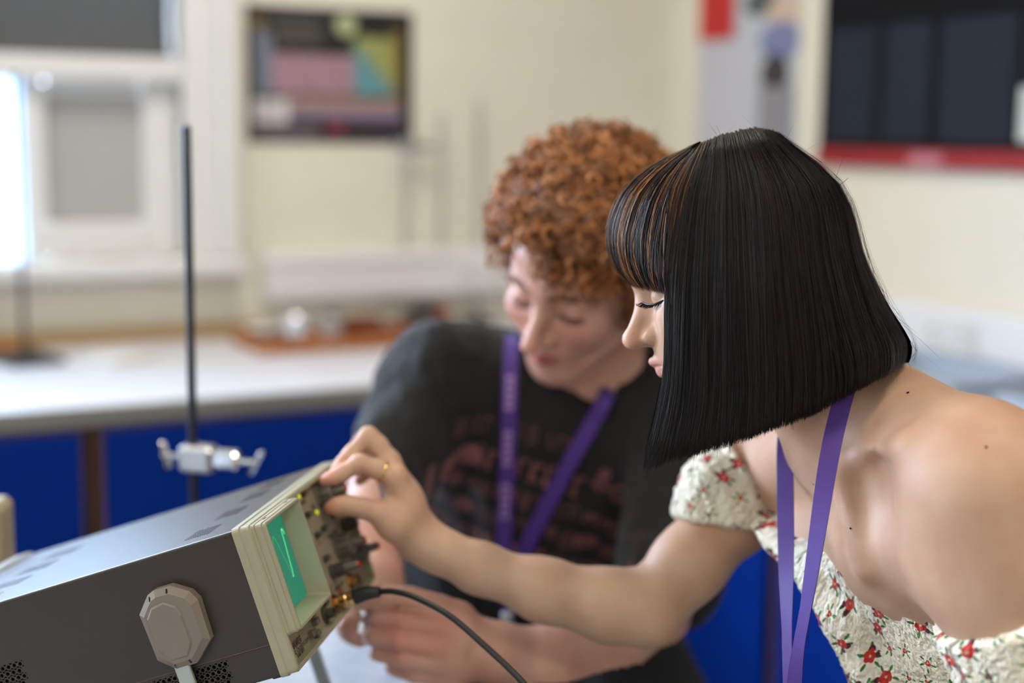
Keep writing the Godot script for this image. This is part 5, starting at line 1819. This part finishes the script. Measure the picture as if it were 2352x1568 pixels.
func man() -> void:
	var base := Vector3(0.06, 0, -1.95)
	var w := thing("person", "curly red-haired person in a black printed T-shirt bending over the bench", "person", Transform3D(Basis(), base))
	var hb := cam_basis * Basis(Vector3.RIGHT, deg_to_rad(24)) * Basis(Vector3.UP, deg_to_rad(-33)) * Basis(Vector3.RIGHT, deg_to_rad(9)) * Basis(Vector3.BACK, deg_to_rad(-5))
	var head := Transform3D(hb.scaled(Vector3.ONE * 1.06), P(1340, 622, 1.70))
	var f := Field.new()
	var neck_base := P(1345, 880, 1.815)
	var sh_r := P(1005, 868, 1.80)
	var sh_l := P(1590, 885, 1.80)
	var pelvis := Vector3(0.04, 0.70, -1.97)
	var tb := Basis(Vector3(0.99, 0, 0.05).normalized(), Vector3.UP, Vector3.BACK)
	var up := (neck_base - pelvis).normalized()
	var fwd := Vector3.RIGHT.cross(up).normalized()
	tb = Basis(up.cross(fwd).normalized(), up, fwd)
	var chest := neck_base.lerp(pelvis, 0.34)
	f.ell(chest, tb, Vector3(0.165, 0.19, 0.105), 0.04)
	f.ell(pelvis + up * 0.05, tb, Vector3(0.15, 0.17, 0.105), 0.06)
	f.cap(neck_base - up * 0.02, head * Vector3(0, -0.04, -0.03), 0.062, 0.056, 0.03)
	f.cap(neck_base - up * 0.03, sh_r, 0.055, 0.058, 0.05)
	f.cap(neck_base - up * 0.03, sh_l, 0.055, 0.058, 0.05)
	var arm_r := px([[1005, 868, 1.80], [905, 1060, 1.73], [838, 1280, 1.63]])
	f.chain(arm_r, [0.056, 0.048, 0.040], 0.03)
	f.chain(px([[838, 1280, 1.63], [848, 1345, 1.585], [830, 1405, 1.545]]), [0.040, 0.035, 0.025], 0.02)
	f.chain(px([[830, 1405, 1.545], [815, 1428, 1.525], [806, 1444, 1.51]]), [0.024, 0.020, 0.014], 0.012)      # the other hand, mostly hidden
	for q in [[792, 1440, 1.500], [800, 1456, 1.503], [812, 1466, 1.508], [826, 1470, 1.514]]:
		f.chain(px([[814, 1432, 1.525], [q[0] + 4, q[1] - 8, q[2] + 0.006], q]), [0.012, 0.0098, 0.0080], 0.0028)
	var arm_l := px([[1590, 885, 1.80], [1555, 1180, 1.73], [1475, 1500, 1.62]])
	f.chain(arm_l, [0.056, 0.050, 0.042], 0.03)
	f.chain(px([[1475, 1500, 1.62], [1400, 1530, 1.56], [1260, 1525, 1.505], [1140, 1500, 1.482], [1085, 1486, 1.474]]), [0.042, 0.042, 0.037, 0.029, 0.027], 0.02)
	hand_left(f)
	for s in [-1.0, 1.0]:
		var hip: Vector3 = pelvis + Vector3(s * 0.10, 0.0, 0)
		var knee: Vector3 = hip + Vector3(0.02 + s * 0.06, -0.06, 0.44)
		var ankle: Vector3 = knee + Vector3(0, -0.53, -0.05)
		f.cap(hip, knee, 0.09, 0.062, 0.04)
		f.cap(knee, ankle, 0.06, 0.042, 0.03)
		f.cap(ankle + Vector3(0, -0.045, -0.04), ankle + Vector3(0, -0.06, 0.15), 0.045, 0.036, 0.03)
	head_into(f, head, false)
	var hc := head.origin
	var fine := AABB(hc - Vector3(0.14, 0.17, 0.06), Vector3(0.24, 0.28, 0.20))
	var hand := AABB(P(795, 1350, 1.47) - Vector3(0.02, 0.12, 0.09), Vector3(0.20, 0.16, 0.17))
	f.skip = [fine.grow(-0.015), hand.grow(-0.015)]
	var mid := 0.84
	var nets := [f.mesh(0.006, Vector3(f.lo.x - 0.01, mid, f.lo.z - 0.01), f.hi + Vector3.ONE * 0.01)]
	f.skip = []
	nets.append(f.mesh(0.003, fine.position, fine.end))
	nets.append(f.mesh(0.0034, hand.position, hand.end))
	var inv := head.affine_inverse()
	var knuckles := px([[925, 1425, 1.43], [915, 1466, 1.43], [925, 1502, 1.43], [842, 1418, 1.46], [842, 1456, 1.46], [1012, 1443, 1.43], [1000, 1482, 1.43]])
	var col := func(p: Vector3, _n: Vector3) -> Color:
		var t := tone.get_noise_3dv(p)
		var c := Color(0.50, 0.29, 0.225).lerp(Color(0.44, 0.225, 0.17), clampf(0.5 + t, 0, 1))
		for q in knuckles: c = c.lerp(Color(0.46, 0.17, 0.13), 0.5 * clampf(1.0 - (p - q).length() / 0.025, 0, 1))
		var h := inv * p
		if h.length() < 0.2 and h.z > 0.03:
			var lip := Vector2(h.x / 0.026, (h.y + 0.0640) / 0.0105).length()
			if lip < 1.0: c = c.lerp(Color(0.33, 0.09, 0.085), clampf((1.0 - lip) * 3.0, 0, 0.9))
			for s in [-1.0, 1.0]:
				c = c.lerp(Color(0.47, 0.17, 0.13), 0.55 * clampf(1.0 - (h - Vector3(s * 0.040, -0.028, 0.075)).length() / 0.035, 0, 1))
			c = c.lerp(Color(0.47, 0.18, 0.13), 0.5 * clampf(1.0 - (h - Vector3(0, -0.036, 0.115)).length() / 0.025, 0, 1))
			var ax := absf(h.x)
			var brow := Vector2((ax - 0.032) / 0.024, (h.y - 0.0195 + 0.25 * maxf(0.0, ax - 0.036)) / 0.0080).length()
			if brow < 1.0: c = c.lerp(Color(0.10, 0.045, 0.022), clampf((1.0 - brow) * 4.0, 0, 0.85))
			var lid := Vector2((ax - 0.031) / 0.017, (h.y + 0.0115 - 0.15 * absf(ax - 0.031)) / 0.0042).length()
			if lid < 1.0: c = c.lerp(Color(0.06, 0.03, 0.02), 0.85)
		return c
	var body := child_of(w, "body", surface(nets, col), M.skin)
	# trousers and shoes
	var tr := Field.new()
	var sho := Field.new()
	tr.ell(pelvis + up * 0.02, tb, Vector3(0.162, 0.15, 0.118), 0.05)
	for s in [-1.0, 1.0]:
		var hip: Vector3 = pelvis + Vector3(s * 0.10, 0.0, 0)
		var knee: Vector3 = hip + Vector3(0.02 + s * 0.06, -0.06, 0.44)
		var ankle: Vector3 = knee + Vector3(0, -0.53, -0.05)
		tr.cap(hip, knee, 0.098, 0.072, 0.04)
		tr.cap(knee, ankle + Vector3(0, 0.04, 0), 0.070, 0.056, 0.03)
		sho.cap(ankle + Vector3(0, -0.045, -0.04), ankle + Vector3(0, -0.06, 0.15), 0.055, 0.044, 0.03)
	tr.keep(pelvis + up * 0.13, up, 0.004)
	child_of(w, "trousers", surface([tr.everything(0.014)]), mat(Color(0.05, 0.055, 0.075), 0.85))
	child_of(w, "shoes", surface([sho.everything(0.012)]), M.black)
	# T-shirt
	var s := Field.new()
	var o := Vector3.ONE * 0.010
	s.ell(chest + tb.x * -0.02, tb, Vector3(0.185, 0.20, 0.105) + o, 0.04)
	s.ell(pelvis + up * 0.10 - tb.x * 0.02, tb, Vector3(0.185, 0.22, 0.115) + o * 1.6, 0.07)
	s.cap(neck_base - up * 0.035, sh_r, 0.064, 0.068, 0.05)
	s.cap(neck_base - up * 0.035, sh_l, 0.064, 0.068, 0.05)
	s.cap(arm_r[0], arm_r[0].lerp(arm_r[1], 1.3), 0.064, 0.062, 0.03)
	s.cap(arm_l[0], arm_l[0].lerp(arm_l[1], 1.45), 0.066, 0.068, 0.03)
	s.cap(neck_base + Vector3(0.01, 0.012, -0.01), neck_base + Vector3(-0.005, 0.045, 0.03), 0.060, 0.056, 0.02, -1)      # neck opening
	s.keep(pelvis + up * 0.0, -up, 0.004)
	s.keep(arm_r[0].lerp(arm_r[1], 1.22), arm_r[1] - arm_r[0] + Vector3(-0.12, 0, 0), 0.003)
	shirt_field = s
	var fold := FastNoiseLite.new()
	fold.seed = 14
	fold.frequency = 9.0
	fold.fractal_octaves = 3
	s.bump = func(p: Vector3) -> float:
		return fold.get_noise_3d(p.x * 1.6 + p.y * 0.5, p.y * 0.55, p.z * 1.2) * 0.010
	var net := s.mesh(0.007, Vector3(s.lo.x - 0.02, 0.72, s.lo.z - 0.02), s.hi + Vector3.ONE * 0.02)
	s.bump = null
	var org := hit(s, 1210, 1130, 1.45, 2.0)
	var rt := (tb.x * 0.99 + Vector3(0, -0.06, 0)).normalized()
	var uv := func(p: Vector3, n: Vector3) -> Vector2:
		var q := p - org
		var u := Vector2(q.dot(rt) / 0.30 + 0.5, -q.dot(up) / 0.24 + 0.5)
		if n.dot(fwd) < 0.15: u = Vector2(0.001, 0.001)
		return u
	child_of(w, "t_shirt", surface([net], null, uv), shirt_print())
	curls(w, head)

func shirt_print() -> StandardMaterial3D:
	# faded print in brownish red; most of its lettering is too worn to read
	var im := Image.create(600, 480, false, Image.FORMAT_RGB8)
	var ground := Color(0.055, 0.055, 0.065)
	im.fill(ground)
	var r := RandomNumberGenerator.new()
	r.seed = 8
	var ink := Color(0.60, 0.37, 0.36)
	var arc := func(x: float) -> float: return 0.0 + 0.16 * maxf(0.0, x - 0.30) * maxf(0.0, x - 0.30) * 3.0
	var ring := func(cx: float, cy: float, rx: float, ry: float, th: float, gap: float, c: Color):
		for a in 150:
			var ang := TAU * a / 150.0
			if absf(angle_difference(ang, 0.0)) < gap: continue
			for k in 5:
				var q := 1.0 - th * k / 4.0
				rect(im, cx + cos(ang) * rx * q, cy + sin(ang) * ry * q, 0.008, 0.009, c)
	# first row: small worn letters; second: a bold row ending in "& CO"
	for i in 13:
		var x := 0.16 + i * 0.038
		if i in [4, 9]: continue
		rect(im, x, 0.13 + arc.call(x), 0.008, 0.085, ink * 0.72)
		if i % 3 != 1: rect(im, x, 0.13 + arc.call(x), 0.024, 0.014, ink * 0.72)
		if i % 2 == 0: rect(im, x, 0.195 + arc.call(x), 0.024, 0.014, ink * 0.72)
		if i % 4 == 0: rect(im, x + 0.018, 0.13 + arc.call(x), 0.008, 0.085, ink * 0.66)
	rect(im, 0.075, 0.25, 0.030, 0.20, ink * 0.8)
	rect(im, 0.13, 0.29, 0.16, 0.125, ink)
	for i in 7:
		var x := 0.31 + i * 0.062
		rect(im, x, 0.31 + arc.call(x), 0.018, 0.12, ink * 0.95)
		rect(im, x, 0.31 + arc.call(x), 0.045, 0.022, ink * 0.85)
		if i % 2: rect(im, x, 0.40 + arc.call(x), 0.045, 0.022, ink * 0.85)
	ring.call(0.795, 0.335, 0.020, 0.030, 0.55, 0.0, ink * 0.8)        # &
	ring.call(0.79, 0.395, 0.028, 0.040, 0.5, 0.5, ink * 0.8)
	rect(im, 0.815, 0.41, 0.03, 0.02, ink * 0.8)
	ring.call(0.875, 0.43, 0.035, 0.058, 0.4, 0.75, ink * 0.75)        # C
	ring.call(0.955, 0.46, 0.035, 0.058, 0.4, 0.0, ink * 0.75)         # O
	for row in 3:
		var x := 0.08
		while x < 0.93:
			var ww := r.randf_range(0.04, 0.13)
			var y: float = 0.50 + row * 0.15 + arc.call(x) * 0.8
			var c := ink * r.randf_range(0.45, 0.95)
			rect(im, x, y, ww * 0.8, 0.10 * r.randf_range(0.6, 1.0), c)
			if r.randf() < 0.6: rect(im, x + ww * 0.2, y + 0.03, ww * 0.3, 0.035, ground)
			x += ww
	# worn print
	for i in 9000:
		rect(im, r.randf(), r.randf(), 0.006, 0.006, ground)
	var m := image_material(im, 0.9)
	m.rim_enabled = true
	m.rim = 0.12
	return m

func curls(w: Node3D, head: Transform3D) -> void:
	var r := RandomNumberGenerator.new()
	r.seed = 31
	var V := PackedVector3Array()
	var Nn := PackedVector3Array()
	var C := PackedColorArray()
	var I := PackedInt32Array()
	# a dense mass close to the scalp
	var f := Field.new()
	f.ell(head * Vector3(0, 0.044, -0.018), head.basis, Vector3(0.094, 0.098, 0.108) * 1.06, 0.01)
	f.ell(head * Vector3(0, 0.085, 0.030), head.basis, Vector3(0.075, 0.055, 0.060) * 1.06, 0.03)
	f.keep(head * Vector3(0, 0.066, 0.074), head.basis * Vector3(-0.24, -0.74, 0.62), 0.01)
	f.keep(head * Vector3(0, -0.035, 0), head.basis * Vector3(0, -1, 0.25), 0.01)
	var lump := FastNoiseLite.new()
	lump.seed = 6
	lump.frequency = 42.0
	f.bump = func(p: Vector3) -> float: return lump.get_noise_3dv(p) * 0.012
	var net := f.everything(0.005)
	V.append_array(net[0])
	Nn.append_array(net[1])
	I.append_array(net[2])
	for i in V.size(): C.append(Color(0.15, 0.055, 0.016))
	# curls: little coils standing out of it
	var n := 0
	while n < 3400:
		var d := Vector3(r.randfn(), r.randfn(), r.randfn()).normalized()
		var p := Vector3(0, 0.040, -0.015) + d * Vector3(0.080, 0.090, 0.100)
		if p.z > 0.022 and p.y < 0.060 + 0.30 * (p.z - 0.030) - 0.25 * maxf(p.x - 0.01, 0.0) + 0.20 * maxf(-p.x, 0.0) and absf(p.x) < 0.066: continue
		if p.y < -0.030 + 0.6 * maxf(p.z + 0.01, 0.0): continue
		if p.z > 0.02 and p.y < 0.03: continue
		n += 1
		var low := p.z > 0.045 and p.y < 0.088 and p.x > 0.0
		var q := head * p
		var out := (head.basis * (d / Vector3(0.080, 0.090, 0.100) * 0.09)).normalized()
		var lng := r.randf_range(0.028, 0.058) * (0.75 + 0.45 * clampf(p.y / 0.12, 0.0, 1.0))
		var ax := (out * 1.0 + Vector3(r.randf_range(-0.6, 0.6), r.randf_range(-0.65, 0.45), r.randf_range(-0.6, 0.6)) + (head.basis * Vector3(0.1, -1.5, 0.35) if low else Vector3.ZERO)).normalized()
		var u := ax.cross(Vector3(r.randf_range(-1, 1), r.randf_range(-1, 1), r.randf_range(-1, 1))).normalized()
		var v := ax.cross(u)
		var rad := r.randf_range(0.0035, 0.0075)
		var turns := r.randf_range(1.6, 3.2)
		var th := r.randf_range(0.0009, 0.0016)
		var seg := 18
		var ph := r.randf() * TAU
		var k := r.randf_range(0.45, 1.35)
		var col := Color(0.40 * k, 0.155 * k, 0.045 * k)
		var base := V.size()
		for i in seg + 1:
			var t := float(i) / seg
			var a := ph + t * turns * TAU
			var c := q + ax * lng * t * (1.0 - 0.15 * t) + (u * cos(a) + v * sin(a)) * rad * (0.4 + 0.6 * t) + Vector3(0, -0.012, 0) * t * t
			var rdir := u * cos(a) + v * sin(a)
			var h := th * (1.0 if i < seg else 0.3)
			for j in 3:
				var b := TAU * j / 3.0
				var nn := (rdir * cos(b) + ax * sin(b)).normalized()
				V.append(c + nn * h * 1.6)
				Nn.append(nn)
				C.append(col)
		for i in seg:
			for j in 3:
				var j2 := (j + 1) % 3
				var a0 := base + i * 3
				I.append_array([a0 + j, a0 + j2, a0 + 3 + j, a0 + j2, a0 + 3 + j2, a0 + 3 + j])
	var arr := []
	arr.resize(Mesh.ARRAY_MAX)
	arr[Mesh.ARRAY_VERTEX] = V
	arr[Mesh.ARRAY_NORMAL] = Nn
	arr[Mesh.ARRAY_COLOR] = C
	arr[Mesh.ARRAY_INDEX] = I
	var am := ArrayMesh.new()
	am.add_surface_from_arrays(Mesh.PRIMITIVE_TRIANGLES, arr)
	var m := mat(Color.WHITE, 0.5)
	m.vertex_color_use_as_albedo = true
	var hair := child_of(w, "hair", am, m)
	hair.set_meta("label", "short curly ginger hair")


# ------------------------------------------------------------------ lanyards and stools

func ribbon(list: Array, width: float) -> ArrayMesh:      # [x, y, depth, seen width in pixels]; the twist follows from the seen width
	var ctr := []
	var wd := []
	for q in list:
		ctr.append(P(q[0], q[1], q[2]))
		wd.append(clampf(q[3] * q[2] / FPX / width, 0.05, 1.0))
	var pts := curve(ctr, 8)
	var st := new_st()
	var L := PackedVector3Array()
	var R := PackedVector3Array()
	var Nn := PackedVector3Array()
	var n := pts.size()
	for i in n:
		var f := i / 8.0
		var k := mini(int(f), list.size() - 2)
		var c: float = lerpf(wd[k], wd[k + 1], f - k)
		var t := (pts[mini(i + 1, n - 1)] - pts[maxi(i - 1, 0)]).normalized()
		var across := t.cross(cam_basis.z).normalized()
		var deep := t.cross(across).normalized()
		var s := across * c + deep * sqrt(1.0 - c * c)
		Nn.append(s.cross(t).normalized())
		L.append(pts[i] - s * width / 2)
		R.append(pts[i] + s * width / 2)
	for side in [-1.0, 1.0]:
		for i in n - 1:
			var e: float = 0.0004 * side
			var p := [L[i] + Nn[i] * e, R[i] + Nn[i] * e, R[i + 1] + Nn[i + 1] * e, L[i + 1] + Nn[i + 1] * e]
			var ns := [Nn[i], Nn[i], Nn[i + 1], Nn[i + 1]]
			var uv := [Vector2(0, i), Vector2(1, i), Vector2(1, i + 1), Vector2(0, i + 1)]
			var fwd: bool = (p[1] - p[0]).cross(p[2] - p[0]).dot(Nn[i] * side) < 0.0
			for j in ([0, 1, 2, 0, 2, 3] if fwd else [0, 2, 1, 0, 3, 2]):
				st.set_normal(ns[j] * side)
				st.set_uv(uv[j] * Vector2(1, 0.125))
				st.add_vertex(p[j])
	return st.commit()

func on_shirt(list: Array, gap := 0.004) -> Array:
	var out := []
	for q in list:
		var p := hit(shirt_field, q[0], q[1], 1.45, 2.0)
		var d := -(cam_basis.inverse() * (p - EYE)).z
		out.append([q[0], q[1], d - gap, q[2]])
	return out

func lanyards() -> void:
	var cloth := mottled(Color(0.235, 0.10, 0.45), Color(0.27, 0.12, 0.50), 0.3, 60.0, 0.6, 0.006, 12)
	cloth.rim_enabled = true
	cloth.rim = 0.3
	var pale := mat(Color(0.60, 0.48, 0.70), 0.7)
	# the one in the floral dress: it hangs free from the neck
	var o := P(1812, 1750, 1.2)
	var a := thing("lanyard", "purple lanyard hanging from the neck of the person in the floral dress", "lanyard", Transform3D(Basis(), o))
	var back := Transform3D(Basis(), -o)
	part("strap", ribbon([[1975, 820, 1.235, 44], [1945, 890, 1.195, 44], [1922, 970, 1.178, 43], [1903, 1060, 1.165, 41], [1884, 1180, 1.16, 33], [1866, 1300, 1.165, 24], [1850, 1400, 1.172, 16], [1836, 1480, 1.18, 17], [1826, 1560, 1.19, 26], [1816, 1700, 1.198, 30]], 0.0158), cloth, a, back)
	part("strap", ribbon([[1850, 880, 1.335, 20], [1812, 960, 1.325, 24], [1803, 1020, 1.31, 31], [1804, 1120, 1.285, 34], [1805, 1230, 1.265, 33], [1806, 1330, 1.25, 27], [1808, 1440, 1.23, 15], [1809, 1560, 1.21, 12], [1811, 1700, 1.20, 20]], 0.0158), cloth, a, back)
	part("clip", tube([P(1813, 1690, 1.199) - o, P(1813, 1760, 1.199) - o], 0.004, 10), M.steel, a)
	part("card", box(Vector3(-0.027, -0.09, -0.0008), Vector3(0.027, -0.005, 0.0008), 0.0005), M.white, a)
	# the one in the black T-shirt: it lies on the chest
	var o2 := P(1165, 1430, 1.68)
	var b := thing("lanyard", "purple lanyard with pale lettering lying on a black T-shirt", "lanyard", Transform3D(Basis(), o2))
	var back2 := Transform3D(Basis(), -o2)
	var l1 := on_shirt([[1176, 770, 30], [1173, 840, 36], [1171, 920, 38], [1169, 1000, 38], [1165, 1080, 38], [1161, 1160, 36], [1157, 1260, 34], [1162, 1340, 30], [1166, 1400, 28]])
	var l2 := on_shirt([[1440, 770, 26], [1428, 830, 34], [1398, 900, 38], [1358, 975, 38], [1310, 1060, 38], [1262, 1150, 38], [1212, 1250, 38], [1184, 1330, 36], [1168, 1400, 28]])
	l1[0][2] = minf(l1[0][2], 1.76)
	l2[0][2] = minf(l2[0][2], 1.76)
	part("strap", ribbon(l1, 0.0195), cloth, b, back2)
	part("strap", ribbon(l2, 0.0195), cloth, b, back2)
	for q in [[862, 938], [990, 1070], [1112, 1190]]:
		var y := float(q[0])
		while y < q[1]:
			var x := lerpf(1172.0, 1158.0, (y - 860.0) / 340.0)
			var m := on_shirt([[x, y, 22], [x, y + 11, 22]], 0.0056)
			part("printed_letter", ribbon(m, 0.011), pale, b, back2)
			y += 17.0
	part("clip", box(Vector3(-0.007, -0.016, -0.004), Vector3(0.007, 0.014, 0.004), 0.002), M.steel, b)

func stools() -> void:
	for q in [[Vector3(0.09, 0, -2.0), "round grey stool under the seated person in black"], [Vector3(0.62, 0, -1.24), "round grey stool under the person in the floral dress"]]:
		var s := thing("stool", q[1], "stool", Transform3D(Basis(), q[0]))
		var h := 0.555
		part("seat", lathed([Vector2(0, h - 0.035), Vector2(0.15, h - 0.035), Vector2(0.16, h - 0.025), Vector2(0.16, h - 0.008), Vector2(0.15, h), Vector2(0, h)], 28), M.worktop_edge, s)
		for k in 4:
			var a := TAU * (k + 0.5) / 4
			part("leg", tube([Vector3(cos(a) * 0.11, h - 0.035, sin(a) * 0.11), Vector3(cos(a) * 0.19, 0, sin(a) * 0.19)], 0.011, 8), M.dark_steel, s)
		var ring := []
		for k in 25: ring.append(Vector3(cos(TAU * k / 24) * 0.165, 0.18, sin(TAU * k / 24) * 0.165))
		part("foot_ring", tube(ring, 0.007, 6), M.dark_steel, s)
